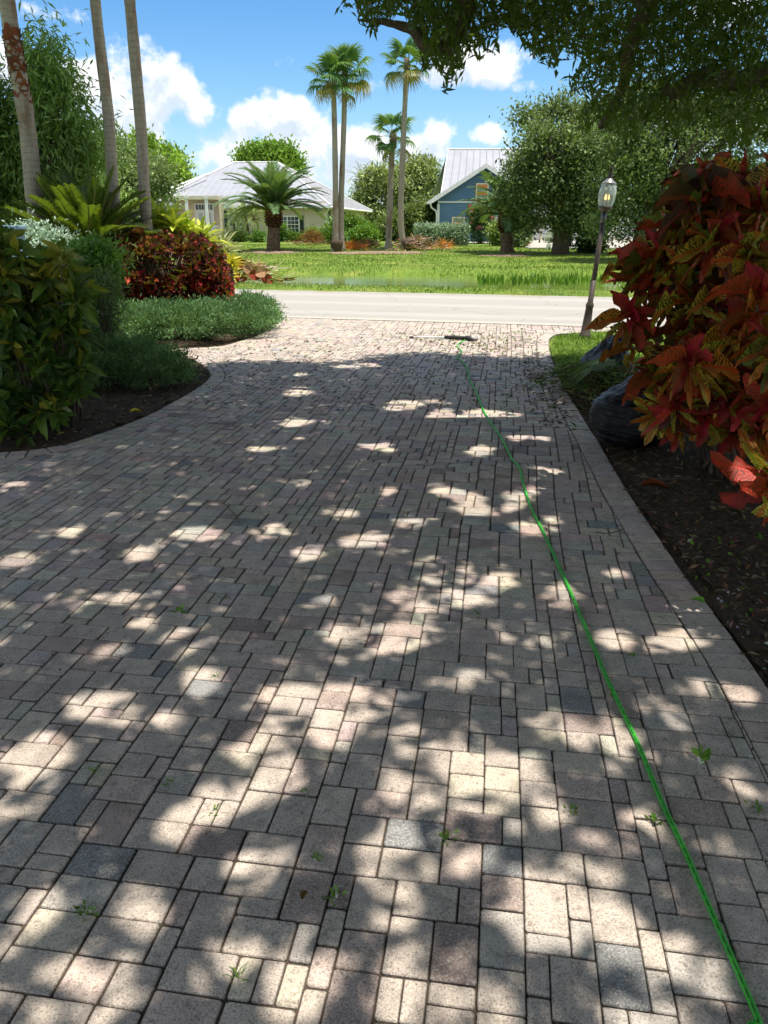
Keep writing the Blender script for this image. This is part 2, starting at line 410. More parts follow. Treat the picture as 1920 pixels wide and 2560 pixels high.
def in_poly(x, y, poly):
    x = np.asarray(x); y = np.asarray(y); r = np.zeros(x.shape, bool); n = len(poly)
    for i in range(n):
        x1, y1 = poly[i][:2]; x2, y2 = poly[(i + 1) % n][:2]
        if y1 == y2: continue
        c = ((y1 > y) != (y2 > y)) & (x < (x2 - x1) * (y - y1) / (y2 - y1) + x1); r ^= c
    return r
def crown(ells, ncl, per, cr, shell=.62, flat=.75, carve=True):
    """clumps of leaf positions through the outer volume of a set of ellipsoids"""
    ells = [(np.array(c, float), np.array(r if hasattr(r, '__len__') else (r, r, r), float)) for c, r in ells]
    wt = np.array([(r[0] * r[1] * r[2]) ** .667 for c, r in ells]); wt /= wt.sum()
    k = rng.choice(len(ells), size=ncl, p=wt); d = sph(ncl); rr = shell + (1 - shell) * rng.random(ncl) ** .7
    cen = np.array([ells[i][0] for i in k]); rd = np.array([ells[i][1] for i in k])
    cc = cen + d * rd * rr[:, None]; keep = np.ones(ncl, bool)
    for j, (c, r) in enumerate(ells):
        q = np.linalg.norm((cc - c) / r, axis=1); keep &= ~((q < shell * .8) & (k != j))
    if carve:
        ms = float(np.mean(rd)); off = RD.random() * 50; nzv = np.array([mnoise.noise(Vector(tuple(q_ * (2.0 / ms))) + Vector((off, 0, 0))) for q_ in cc]); keep &= (nzv > -.10) | (rng.random(ncl) < .18)
    cc = cc[keep]; out = unit((d / rd)[keep]); n = len(cc)
    s = cr * (.6 + .8 * rng.random((n, 1, 1)))
    pos = cc[:, None, :] + rng.normal(size=(n, per, 3)) * s * np.array([1, 1, flat]) * .55
    return cc, out, pos, n
def leafcols(n, per, base, base2, v1=.3, v2=.22):
    b = np.array(base[:3]); b2 = np.array(base2[:3]); t = rng.random((n, 1, 1)) * .7 + rng.random((n, per, 1)) * .3
    c = b * (1 - t) + b2 * t; c = c * (1 + v1 * (rng.random((n, 1, 1)) - .5) * 2) * (1 + v2 * (rng.random((n, per, 1)) - .5) * 2)
    return np.concatenate([np.clip(c, .003, .9), np.ones((n, per, 1))], 2).reshape(-1, 4)
def branch(a, b, sag=.15, n=6, wob=.08):
    a, b = Vector(a), Vector(b); L = (b - a).length; pts = []
    for i in range(n):
        t = i / (n - 1); p = a.lerp(b, t); p.z += L * sag * math.sin(math.pi * t) * .5
        if 0 < i < n - 1: p += Vector((RD.uniform(-1, 1), RD.uniform(-1, 1), RD.uniform(-.6, .6))) * wob * L * .5
        pts.append(p)
    return pts
def plant(name, label, cat, base, ells, ncl, per, cr, L, Wd, c1, c2, mat=None, trunk=.1, fork=.3, nlimb=8, droop=0.0, up=.3, outw=.8,
          group=None, bark=None, T=None, shell=.62, v1=.3, flat=.75, stem='trunk', top=None, keep=None, lumps=True):
    root = thing(name, label, cat, base, group); base = Vector(base)
    ells = [(c, tuple(max(q - .6 * cr, q * .45) for q in (r if hasattr(r, '__len__') else (r, r, r)))) for c, r in ells]
    if lumps:      # uneven outline: small lobes standing out of the crown, at its own scale
        ex = []
        for c, r in ells:
            for _ in range(6):
                d = sph(1)[0]; d[2] = abs(d[2]) * .9 + .05 if RD.random() < .7 else d[2]; f_ = RD.uniform(.25, .42); ex.append((tuple(np.array(c) + d * np.array(r) * RD.uniform(.82, 1.02)), tuple(np.array(r) * f_)))
        ells = ells + ex
    cc, out, pos, n = crown(ells, ncl, per, cr, shell, flat)
    X = out[:, None, :] * outw + rng.normal(size=pos.shape) * .7 + np.array([0, 0, up - droop]); N = rng.normal(size=pos.shape) * .55 + np.array([0, 0, 1.]) + out[:, None, :] * .5
    if droop > .5: N = rng.normal(size=pos.shape) * .6 + out[:, None, :] + np.array([0, 0, .8])
    m = n * per; s = (.7 + .6 * rng.random(m))
    col = leafcols(n, per, c1, c2, v1); pos = pos.reshape(-1, 3); X = X.reshape(-1, 3); N = N.reshape(-1, 3)
    k = pos[:, 2] > base.z + .03
    if keep is not None: k &= keep(pos)
    merged_leaves('foliage', mat or M_LEAF, root, T or T_diamond(), pos[k], X[k], N[k], (L * s)[k], (Wd * s)[k], col[k])
    cen = np.mean([np.array(c) for c, r in ells], 0); hgt = max(c[2] for c, r in ells) - base.z
    f = base + Vector(((cen[0] - base.x) * .25, (cen[1] - base.y) * .25, hgt * fork))
    tb = MB(); tb.tube([base + Vector((0, 0, -.1)), base + Vector((0, 0, hgt * fork * .4)), f], [trunk * 1.25, trunk, trunk * .85], 9)
    tb.build(stem, bark or M_BARK, root, True)
    if nlimb:
        lb = MB(); idx = rng.choice(n, size=min(nlimb, n), replace=False)
        for i in idx: lb.tube(branch(f - Vector((0, 0, .05)), cc[i], .15), np.linspace(trunk * .6, trunk * .1, 6), 5)
        lb.build('branches', bark or M_BARK, root, True, kind='stuff')
    return root
# ------------------------------------------------------------------ terrain
KS = .24                                    # the road runs slightly askew: s = y + KS*x is constant along it
def road_s(x, y): return y + KS * x
def terrain(x, y):
    s = road_s(x, y)
    def ss(a, b, t): t = min(max((t - a) / (b - a), 0), 1); return t * t * (3 - 2 * t)
    z = -.03 + .04 * ss(18.6, 19.3, s)
    dip = ss(20.6, 21.9, s) * (1 - ss(26.0, 28.6, s)) * ss(-16, -9, x)
    z -= .75 * dip
    z += .12 * ss(27.5, 34, s) + .10 * ss(38, 48, s)
    z += .02 * mnoise.noise(Vector((x * .35, y * .35, 0))) * ss(19, 24, s)
    if s > 90: z += 0
    return z
xs = np.unique(np.concatenate([[-900, -400, -200, -120, -80, -60], np.arange(-45, -12, 2.), np.arange(-12, 18, .8), np.arange(18, 50, 2.), [60, 80, 120, 200, 400, 900]]))
ys = np.unique(np.concatenate([[-60, -30, -15, -6, 0, 5, 10, 14], np.arange(16, 34, .45), np.arange(34, 60, 2.), [64, 72, 90, 130, 200, 400, 900, 1500]]))
gv = [(x, y, terrain(x, y)) for y in ys for x in xs]; nx = len(xs)
gf = [(j * nx + i, j * nx + i + 1, (j + 1) * nx + i + 1, (j + 1) * nx + i) for j in range(len(ys) - 1) for i in range(nx - 1)]
tag(link('ground', raw_mesh('ground', gv, gf, M_GRASS, smooth=True)), kind='structure')
wm = MB(); wm.quad((-17, 24, -.20), (60, 5, -.20), (60, 22, -.20), (-17, 40, -.20))
wm.v = [(-16, 20.0 + KS * 16, -.2), (60, 20.0 - KS * 60, -.2), (60, 29.5 - KS * 60, -.2), (-16, 29.5 + KS * 16, -.2)]
tag(wm.build('pond', M_WATER), kind='structure')

def strip_poly(s0, s1, x0, x1): return [(x0, s0 - KS * x0), (x1, s0 - KS * x1), (x1, s1 - KS * x1), (x0, s1 - KS * x0)]
def sheet(name, poly, z, mat, th=.0, parent=None, kind='structure', rim=0):
    m = MB()
    if th: m.slab([(x, y, z) for x, y in poly], th)
    else: m.add([(x, y, z) for x, y in poly], [tuple(range(len(poly)))])
    o = m.build(name, mat, parent)
    if kind: o['kind'] = kind
    if not th:
        if o.data.polygons[0].normal.z < 0: o.data.flip_normals()
    return o
sheet('road', strip_poly(13.62, 18.85, -120, 120), .0, M_ROAD, .2)
sheet('kerb_strip', strip_poly(13.36, 13.615, -120, 120), .006, M_CONC, .2)

# ------------------------------------------------------------------ driveway outline
RE_px = [(1740, 1470), (1640, 1330), (1560, 1210), (1500, 1110), (1450, 1030), (1410, 965), (1385, 910), (1373, 865), (1379, 842)]
RE = [Vector((1.18, -1.5, 0)), Vector((1.22, .2, 0)), Vector((1.27, 1.2, 0)), G(1920, 1720)] + [G(*p) for p in RE_px]
RE += [G(1425, 832)]
RE += [Vector((4.4, 12.25, 0))]
LE_px = [(0, 1130), (110, 1120), (200, 1100), (350, 1046), (430, 1006), (512, 955), (520, 925), (470, 893), (395, 884)]
LE = [Vector((-4.6, 5.1, 0))] + [G(*p) for p in LE_px]
LE2 = [Vector((-3.6, 10.25, 0)), G(520, 868), G(600, 852), G(650, 835), G(676, 812), G(684, 795)]
def smooth_line(pts, n=6):
    out = []
    for i in range(len(pts) - 1):
        p0, p1, p2, p3 = pts[max(i - 1, 0)], pts[i], pts[i + 1], pts[min(i + 2, len(pts) - 1)]
        for k in range(n):
            t = k / n; out.append(.5 * ((2 * p1) + (p2 - p0) * t + (2 * p0 - 5 * p1 + 4 * p2 - p3) * t * t + (3 * p1 - p0 - 3 * p2 + p3) * t ** 3))
    return out + [pts[-1]]
REs = smooth_line(RE, 5); LEs = smooth_line(LE, 5); LE2s = smooth_line(LE2, 4)
end_r = REs[-1]; end_l = LE2s[-1]
DRIVE = [(p.x, p.y) for p in REs] + [(end_r.x, 13.35 - KS * end_r.x), (end_l.x, 13.35 - KS * end_l.x)] + [(p.x, p.y) for p in reversed(LE2s)] + \
        [(p.x, p.y) for p in reversed(LEs)] + [(-4.6, -1.5)]
drive = sheet('driveway', DRIVE, -.0095, M_JOINT)
def heave(x, y):
    g = lambda cx, cy, sx, sy, a: a * math.exp(-((x - cx) / sx) ** 2 - ((y - cy) / sy) ** 2)
    z = g(.72, 4.93, .55, .20, .045) + g(.42, 3.98, .35, .15, .018) + g(.9, 5.7, .8, .3, .015)
    return z + .005 * mnoise.noise(Vector((x * 1.1, y * 1.1, 3)))
PAL = [C(196, 181, 165)] * 6 + [C(187, 173, 159)] * 6 + [C(194, 174, 161)] * 4 + [C(198, 185, 164)] * 3 + [C(182, 173, 162)] * 4 + \
      [C(176, 156, 145)] * 3 + [C(154, 137, 128)] * 2 + [C(170, 152, 141), C(140, 139, 136), C(200, 184, 166)] + [C(188, 174, 160), C(192, 177, 163), C(180, 166, 153)] * 8
def prism_paver(poly, col, b=.0040, h=.055, gap=.0030, chip=True):
    """a tumbled paver: polygon in 2D (counter clockwise), rounded top edge, worn corners"""
    c = Vector((sum(p[0] for p in poly) / len(poly), sum(p[1] for p in poly) / len(poly)))
    ring = []
    n = len(poly)
    for i in range(n):
        p = Vector(poly[i]); a = Vector(poly[i - 1]); d = Vector(poly[(i + 1) % n])
        ra = (a - p); rd = (d - p); la, ld = ra.length, rd.length
        if la < 1e-5 or ld < 1e-5: continue
        k = RD.uniform(.0025, .0065) if chip else .004
        k = min(k, la * .3, ld * .3)
        ring += [p + ra / la * k, p + rd / ld * k]
    def inset(r, d): return [q + (c - q).normalized() * d * 1.2 for q in r]
    r0 = inset(ring, gap); r1 = inset(ring, gap + b)
    k = len(r0)
    vs = [(q.x, q.y, -h) for q in r0] + [(q.x, q.y, -b * .9) for q in r0] + [(q.x, q.y, 0) for q in r1]
    fs = [(i, (i + 1) % k, k + (i + 1) % k, k + i) for i in range(k)] + [(k + i, k + (i + 1) % k, 2 * k + (i + 1) % k, 2 * k + i) for i in range(k)] + [tuple(range(2 * k, 3 * k))]
    return vs, fs
def grime(cs):
    """dirt packed against the rounded edges of a paver"""
    k = len(cs) // 3 * 2; return [tuple(a * .55 for a in c[:3]) + (1,) if i < k else c for i, c in enumerate(cs)]
def clip(poly, p, n):
    """keep the part of poly where (q-p).n >= 0"""
    out = []
    for i in range(len(poly)):
        a, b = poly[i], poly[(i + 1) % len(poly)]
        da = (a[0] - p[0]) * n[0] + (a[1] - p[1]) * n[1]; db = (b[0] - p[0]) * n[0] + (b[1] - p[1]) * n[1]
        if da >= 0: out.append(a)
        if da * db < 0: t = da / (da - db); out.append((a[0] + (b[0] - a[0]) * t, a[1] + (b[1] - a[1]) * t))
    return out
def area(p): return abs(sum(p[i][0] * p[(i + 1) % len(p)][1] - p[(i + 1) % len(p)][0] * p[i][1] for i in range(len(p)))) / 2
pavers = []                                # (polygon, colour, has been cut)
BW = .17                                  # width of the border course
def border(line, side, step=.125, wd=BW):
    """soldier course along a smooth line; side=+1 keeps the driveway on the left of travel"""
    d = [0]
    for i in range(1, len(line)): d.append(d[-1] + (line[i] - line[i - 1]).length)
    def at(s):
        s = min(max(s, 0), d[-1]); i = max(1, next((k for k in range(1, len(d)) if d[k] >= s), len(d) - 1))
        t = (s - d[i - 1]) / max(d[i] - d[i - 1], 1e-6); p = line[i - 1].lerp(line[i], t)
        a = line[max(i - 2, 0)]; b = line[min(i + 1, len(line) - 1)]; tg = (b - a).normalized()
        return p, Vector((-tg.y, tg.x, 0)) * side
    s = 0
    while s < d[-1] - step * .7:
        L = step
        p0, n0 = at(s); p1, n1 = at(s + L); q = [p0, p1, p1 + n1 * wd, p0 + n0 * wd]
        pl = [(v.x, v.y) for v in q]
        if side < 0: pl = pl[::-1]
        pavers.append((pl, RD.choice(PAL[:16]), True)); s += L
border(REs, 1, .112); border(LEs, -1); border(LE2s, -1)
nborder = len(pavers)
# field of mixed sizes on a half module grid
ANG = -math.atan(.153); U = .054
ca, sa = math.cos(ANG), math.sin(ANG)
def toW(i, j):
    x = i * U; y = j * U
    w_ = .012 * math.sin(y * 1.3) + .008 * math.sin(x * 1.9 + y)       # the courses wander a little
    return (ca * x - sa * y + w_, sa * x + ca * y)
I0, I1, J0, J1 = -126, 103, -16, 280
occ = np.zeros((I1 - I0 + 4, J1 - J0 + 4), bool)
inner_r = [(p.x, p.y) for p in REs]
DR = np.array(DRIVE)
seg_lines = []
for line, side in ((REs, 1), (LEs, -1), (LE2s, -1)):
    for a, b in zip(line[:-1], line[1:]):
        t = (b - a).normalized(); n = Vector((-t.y, t.x, 0)) * side
        seg_lines.append((a, b, n))
SA = np.array([(a.x, a.y, b.x, b.y, n.x, n.y) for a, b, n in seg_lines])
def near_seg(x, y):
    ax, ay, bx, by = SA[:, 0], SA[:, 1], SA[:, 2], SA[:, 3]; dx, dy = bx - ax, by - ay
    t = np.clip(((x - ax) * dx + (y - ay) * dy) / (dx * dx + dy * dy + 1e-9), 0, 1)
    dd = np.hypot(x - ax - t * dx, y - ay - t * dy); i = int(np.argmin(dd)); return dd[i], SA[i], (ax[i] + t[i] * dx[i], ay[i] + t[i] * dy[i])
cents = [toW(i + .5, j + .5) for j in range(J0, J1) for i in range(I0, I1)]
cx = np.array([c[0] for c in cents]); cy = np.array([c[1] for c in cents])
ins = in_poly(cx, cy, DRIVE).reshape(J1 - J0, I1 - I0)
# cells just outside matter as well: dilate by one
insd = ins.copy()
for a in (-1, 0, 1):
    for b in (-1, 0, 1): insd |= np.roll(np.roll(ins, a, 0), b, 1)
shapes = [((2, 3), 24), ((3, 2), 30), ((2, 2), 32), ((2, 1), 6), ((1, 2), 6)]
for j in range(J0, J1 - 3):
    for i in range(I0, I1 - 3):
        if occ[i - I0, j - J0] or not insd[j - J0, i - I0]: continue
        run = 0
        while run < 3 and not occ[i - I0 + run, j - J0]: run += 1
        cand = [(s, wgt) for s, wgt in shapes if s[0] <= run and not (run == 3 and s[0] == 2 and s[1] > 1 and RD.random() < .75)]
        if run == 1: cand = [((1, 2), 1)]
        s = RD.choices([c[0] for c in cand], [c[1] for c in cand])[0]
        occ[i - I0:i - I0 + s[0], j - J0:j - J0 + s[1]] = True
        pl = [toW(i, j), toW(i + s[0], j), toW(i + s[0], j + s[1]), toW(i, j + s[1])]
        mx_, my_ = sum(p[0] for p in pl) / 4, sum(p[1] for p in pl) / 4
        dd, sg, q = near_seg(mx_, my_); cut = False
        if dd < BW + .22:
            # cut against the border course
            for dx_, ss_ in ((mx_, my_),):
                n = (sg[4], sg[5]); p = (q[0] + n[0] * BW, q[1] + n[1] * BW)
                old = area(pl); pl = clip(pl, p, n)
                if len(pl) < 3 or area(pl) < .0004: pl = None; break
                cut = area(pl) < old - 1e-6
        if pl is None: continue
        n = (-KS, -1); L_ = math.hypot(*n); n = (n[0] / L_, n[1] / L_); p = (0, 13.35)
        pl = clip(pl, p, n)
        if len(pl) < 3 or area(pl) < .0004: continue
        mx_, my_ = sum(p[0] for p in pl) / len(pl), sum(p[1] for p in pl) / len(pl)
        if not in_poly([mx_], [my_], DRIVE)[0]: continue
        if my_ < -.9: continue
        pavers.append((pl, RD.choice(PAL), cut))
# the 300 that show largest are parts of their own
info = []
for k, (pl, col, cut) in enumerate(pavers):
    x, y = sum(p[0] for p in pl) / len(pl), sum(p[1] for p in pl) / len(pl)
    u, v = proj((x, y, 0)) if y > .3 else (-9999, 99999)
    vis = -60 < u < 1980 and v < 2640; A = area(pl) / (x * x + y * y + 2.56) ** 1.5
    info.append((A if vis else 0, k, x, y))
top300 = {k for a, k, x, y in sorted(info, reverse=True)[:300]}
field = MB(); pcache = {}
tiltset = {}
for a, k, x, y in info:
    if (x - .62) ** 2 + ((y - 4.93) * 1.0) ** 2 < .05: tiltset[k] = (RD.uniform(-.16, .22), RD.uniform(-.12, .12))
for a, k, x, y in info:
    pl, col, cut = pavers[k]
    z0 = heave(x, y) + RD.uniform(-.0022, .0022); e = .03
    gx = (heave(x + e, y) - heave(x - e, y)) / (2 * e) + RD.uniform(-.012, .012); gy = (heave(x, y + e) - heave(x, y - e)) / (2 * e) + RD.uniform(-.012, .012)
    if k in tiltset: gx += tiltset[k][0]; gy += tiltset[k][1]; z0 += .012
    if k in top300:
        dims = (round(math.hypot(pl[1][0] - pl[0][0], pl[1][1] - pl[0][1]) / U), round(math.hypot(pl[-1][0] - pl[0][0], pl[-1][1] - pl[0][1]) / U))
        key = None if cut else (dims, PAL.index(col), RD.randrange(2))
        rot = Quaternion((-gy, gx, 0) if False else Vector((gy, -gx, 0)).normalized(), math.atan(math.hypot(gx, gy)))
        if key and key in pcache: me = pcache[key]
        else:
            if key:
                w2, h2 = dims[0] * U / 2, dims[1] * U / 2; lp = [(-w2, -h2), (w2, -h2), (w2, h2), (-w2, h2)]
            else: lp = [(p[0] - x, p[1] - y) for p in pl]
            vs, fs = prism_paver(lp, col, gap=.0022 if key else .0034); m = MB(); m.add(vs, fs, col)
            me = bpy.data.meshes.new('paver'); me.from_pydata([tuple(q) for q in m.v], [], m.f)
            m.c = grime(m.c)
            at_ = me.attributes.new('Col', 'FLOAT_COLOR', 'POINT'); at_.data.foreach_set('color', np.array(m.c, np.float32).ravel()); me.materials.append(M_PAVER); me.update()
            if key: pcache[key] = me
        if key: rot = rot @ Quaternion((0, 0, 1), ANG + RD.uniform(-.008, .008))
        link('paver', me, drive, (x, y, z0), None, rot)
    else:
        vs, fs = prism_paver(pl, col, chip=y < 6, gap=.0036 if k < nborder else .0026, b=.0085 if k < nborder else .0045 + .0006 * min(max(y, 0), 9))
        vs = [(q[0], q[1], q[2] + z0 + (q[0] - x) * gx + (q[1] - y) * gy) for q in vs]
        field.add(vs, fs, tuple(c * RD.uniform(.93, 1.07) for c in col[:3]) + (1,)); field.c[-len(vs):] = grime(field.c[-len(vs):])
field.build('paver_field', M_PAVER, drive, kind='stuff')

# ------------------------------------------------------------------ planting beds
RB = [(p.x, p.y) for p in REs if p.y < 8.7]
bedR = RB + [(2.6, 8.9), (4.6, 8.6), (9, 8), (9, -1.5)]
def bumpy(name, poly, z, mat, amp=.03, step=.09, kind='structure'):
    x0, x1 = min(p[0] for p in poly), max(p[0] for p in poly); y0, y1 = min(p[1] for p in poly), max(p[1] for p in poly)
    X_ = np.arange(x0, x1 + step, step); Y_ = np.arange(y0, y1 + step, step)
    V = []; idx = {}
    gx, gy = np.meshgrid(X_, Y_); m = in_poly(gx.ravel(), gy.ravel(), poly).reshape(gx.shape)
    F = []
    def vid(a, b):
        if (a, b) not in idx:
            x, y = X_[a], Y_[b]; idx[(a, b)] = len(V)
            V.append((x, y, z + amp * (mnoise.noise(Vector((x * 1.7, y * 1.7, 5))) + .4 * mnoise.noise(Vector((x * 7, y * 7, 1))))))
        return idx[(a, b)]
    for b in range(len(Y_) - 1):
        for a in range(len(X_) - 1):
            if m[b, a] and m[b + 1, a] and m[b, a + 1] and m[b + 1, a + 1]: F.append((vid(a, b), vid(a + 1, b), vid(a + 1, b + 1), vid(a, b + 1)))
    return tag(link(name, raw_mesh(name, V, F, mat, smooth=True)), kind=kind)
sheet('soil_bed', bedR, -.022, M_SOIL)
bumpy('soil_bed', bedR, -.012, M_SOIL, .018)
bedL = [(p.x, p.y) for p in LEs][3:] + [(-5, 9.6), (-9, 9), (-9, 5.0), (-4.6, 5.12)]
sheet('soil_bed', bedL, -.021, M_SOIL); bumpy('soil_bed', bedL, -.012, M_SOIL, .02)
bedL2 = [(p.x, p.y) for p in LE2s] + [(-2.2, 13.4), (-8, 14.6), (-8, 10.4)]
sheet('soil_bed', bedL2, -.020, M_SOIL)

def scatter_ground(poly, n, z=0.0, zf=None):
    x0, x1 = min(p[0] for p in poly), max(p[0] for p in poly); y0, y1 = min(p[1] for p in poly), max(p[1] for p in poly)
    x = rng.uniform(x0, x1, n); y = rng.uniform(y0, y1, n); k = in_poly(x, y, poly); x, y = x[k], y[k]
    zz = np.array([zf(a, b) for a, b in zip(x, y)]) if zf else np.full(len(x), z)
    return np.stack([x, y, zz], 1)
def grass(name, poly, n, L, Wd, c1, c2, z=0.0, zf=None, T=None, lean=.6, mat=None):
    p = scatter_ground(poly, n, z, zf); m = len(p)
    X = rng.normal(size=(m, 3)) * lean * np.array([1, 1, .1]) + np.array([0, 0, 1.]); N = rng.normal(size=(m, 3))
    c = leafcols(m, 1, c1, c2, .25); s = .6 + .8 * rng.random(m)
    nv = np.array([mnoise.noise(Vector((q[0] * .45, q[1] * .45, 0))) + .5 * mnoise.noise(Vector((q[0] * 1.7, q[1] * 1.7, 7))) for q in p]); dry = np.clip((nv - .12) * 2.2, 0, .75)[:, None]; s = s * (1 - .4 * dry[:, 0]) * (1 + .5 * np.clip(-nv, 0, .6))
    c[:, :3] = c[:, :3] * (1 - dry) + np.array(C(168, 160, 92)[:3]) * dry
    o = merged_leaves(name, mat or M_LEAFM, None, T or T_blade(-.35), p, X, N, L * s, Wd * s, c); return tag(o, kind='stuff')
def litter(name, poly, n, L, Wd, cols, z, zf=None):
    p = scatter_ground(poly, n, z, zf); m = len(p); a = rng.uniform(0, 6.28, m)
    X = np.stack([np.cos(a), np.sin(a), rng.normal(size=m) * .25], 1); N = rng.normal(size=(m, 3)) * .35 + np.array([0, 0, 1.])
    pal = np.array(cols); c = pal[rng.integers(0, len(pal), m)] * np.append(rng.uniform(.7, 1.2, (m, 3)), np.ones((m, 1)), 1); s = .5 + rng.random(m)
    return tag(merged_leaves(name, M_DEAD, None, T_diamond(-.1), p, X, N, L * s, Wd * s, c), kind='stuff')
litter('pale_gravel', [(1.4, 2.0), (1.5, 3.2), (3.0, 3.6), (3.0, 1.2)], 900, .018, .012, [C(190, 184, 172), C(150, 142, 130)], .006)
nearR = [p for p in RB if p[1] < 8.7] + [(2.6, 8.6), (4.0, 8), (4.0, .5)]
litter('mulch_chips', nearR, 30000, .045, .014, [C(100, 80, 62), C(64, 50, 40), C(136, 112, 88), C(50, 42, 34), C(86, 66, 50)], .009)
litter('mulch_chips', bedL, 16000, .045, .015, [C(96, 78, 62), C(62, 50, 40), C(130, 112, 92), C(50, 42, 34)], .009)
litter('dry_leaves', bedL, 240, .075, .032, [C(170, 140, 50), C(120, 84, 50), C(96, 104, 40), C(190, 170, 80)], .02)
litter('dry_leaves', bedR, 520, .06, .018, [C(150, 130, 100), C(120, 84, 50), C(110, 60, 40), C(190, 180, 160)], .018)
grass('bed_weeds', [(1.52, 3.7), (1.36, 2.2), (1.4, 1.2), (3.2, 1.2), (3.2, 4.3)], 420, .035, .018, C(60, 100, 30), C(110, 150, 50), .0, T=T_diamond(-.2), lean=1.0)
GR = [G(1410, 965), G(1385, 910), G(1374, 865), G(1381, 842), G(1425, 833), G(1500, 829), Vector((9, 11.2, 0)), Vector((9, 8.4, 0)), Vector((3.6, 8.5, 0)), G(1470, 985)]
GR = [(p.x + .01, p.y) for p in GR]
sheet('grass_strip', GR, -.010, M_GRASS)
grass('grass', [(p[0] + .02, p[1]) for p in GR], 34000, .055, .009, C(80, 116, 34), C(138, 164, 74), -.01)
grass('grass', strip_poly(18.87, 20.9, -16, 16), 60000, .05, .014, C(92, 116, 42), C(134, 152, 74), zf=lambda x, y: terrain(x, y))
grass('grass', strip_poly(20.85, 21.7, -12, 18), 12000, .06, .018, C(96, 140, 36), C(120, 160, 50), zf=lambda x, y: terrain(x, y))
grass('grass', strip_poly(27.7, 29.6, -12, 22), 24000, .07, .025, C(90, 120, 42), C(136, 156, 70), zf=lambda x, y: terrain(x, y), lean=.4)
grass('grass', strip_poly(29.4, 47, -20, 24), 100000, .045, .03, C(94, 120, 44), C(134, 152, 66), zf=lambda x, y: terrain(x, y), lean=.8)
# pickerel weed standing in the near edge of the pond
pp = []
for _ in range(900):
    u = RD.uniform(1195, 1900); v = 716 - RD.random() ** 1.5 * 12 - (u > 1420) * RD.uniform(0, 6)
    if RD.random() < .35 + .65 * (mnoise.noise(Vector((u * .02, 0, 0))) > -.15): pp.append(G(u, v, -.18))
pp = np.array([tuple(p) for p in pp]); m_ = len(pp)
X = rng.normal(size=(m_, 3)) * .22 + np.array([0, 0, 1.]); N = rng.normal(size=(m_, 3)) * np.array([1, 1, .1])
tag(merged_leaves('pond_reeds', M_LEAFG, None, T_diamond(-.12), pp, X, N, rng.uniform(.14, .38, m_), rng.uniform(.04, .08, m_), leafcols(m_, 1, C(70, 120, 36), C(122, 158, 54), .2)), kind='stuff')
# ------------------------------------------------------------------ palms
def mesh_from(mb, name, mat, smooth=False):
    me = bpy.data.meshes.new(name); me.from_pydata([tuple(v) for v in mb.v], [], mb.f)
    a = me.attributes.new('Col', 'FLOAT_COLOR', 'POINT'); a.data.foreach_set('color', np.array(mb.c, np.float32).ravel())
    if smooth: me.polygons.foreach_set('use_smooth', np.ones(len(mb.f), bool))
    me.materials.append(mat); me.update(); return me
def vcol(c, k): return tuple(x * k for x in c[:3]) + (1,)
def fan_frond(pet, R_, nseg, c, droop=.35, span=230, tip=None):
    m = MB(); m.tube([(0, 0, 0), (pet * .5, 0, .03), (pet, 0, 0)], [.022, .016, .014], 4, col=vcol(C(150, 160, 70), 1))
    for i in range(nseg):
        a = rad(-span / 2 + span * (i + .5) / nseg) + RD.uniform(-.03, .03); r = R_ * (1 - .22 * abs(a) / 2) * RD.uniform(.92, 1.05)
        w_ = R_ * rad(span) / nseg * .62; d = Vector((math.cos(a), math.sin(a), 0)); n = Vector((-d.y, d.x, 0)); o = Vector((pet, 0, 0))
        z1 = .05 * (1 if i % 2 else -1) * R_; col = vcol(c, RD.uniform(.75, 1.25)); k = RD.uniform(.7, 1.3)
        p1 = o + d * r * .5 + Vector((0, 0, .06 * R_ - abs(a) * .05)); p2 = o + d * r * .8 - Vector((0, 0, droop * R_ * .22 * k)); p3 = o + d * r * .98 - Vector((0, 0, droop * R_ * .8 * k))
        tcol = tip or col
        b = len(m.v)
        m.v += [tuple(o), tuple(p1 - n * w_ * .5 + Vector((0, 0, z1))), tuple(p1 + n * w_ * .5), tuple(p2 - n * w_ * .3), tuple(p2 + n * w_ * .3), tuple(p3)]
        m.c += [col, col, col, tcol, tcol, tcol]; m.f += [(b, b + 1, b + 2), (b + 1, b + 3, b + 4, b + 2), (b + 3, b + 5, b + 4)]
    return m
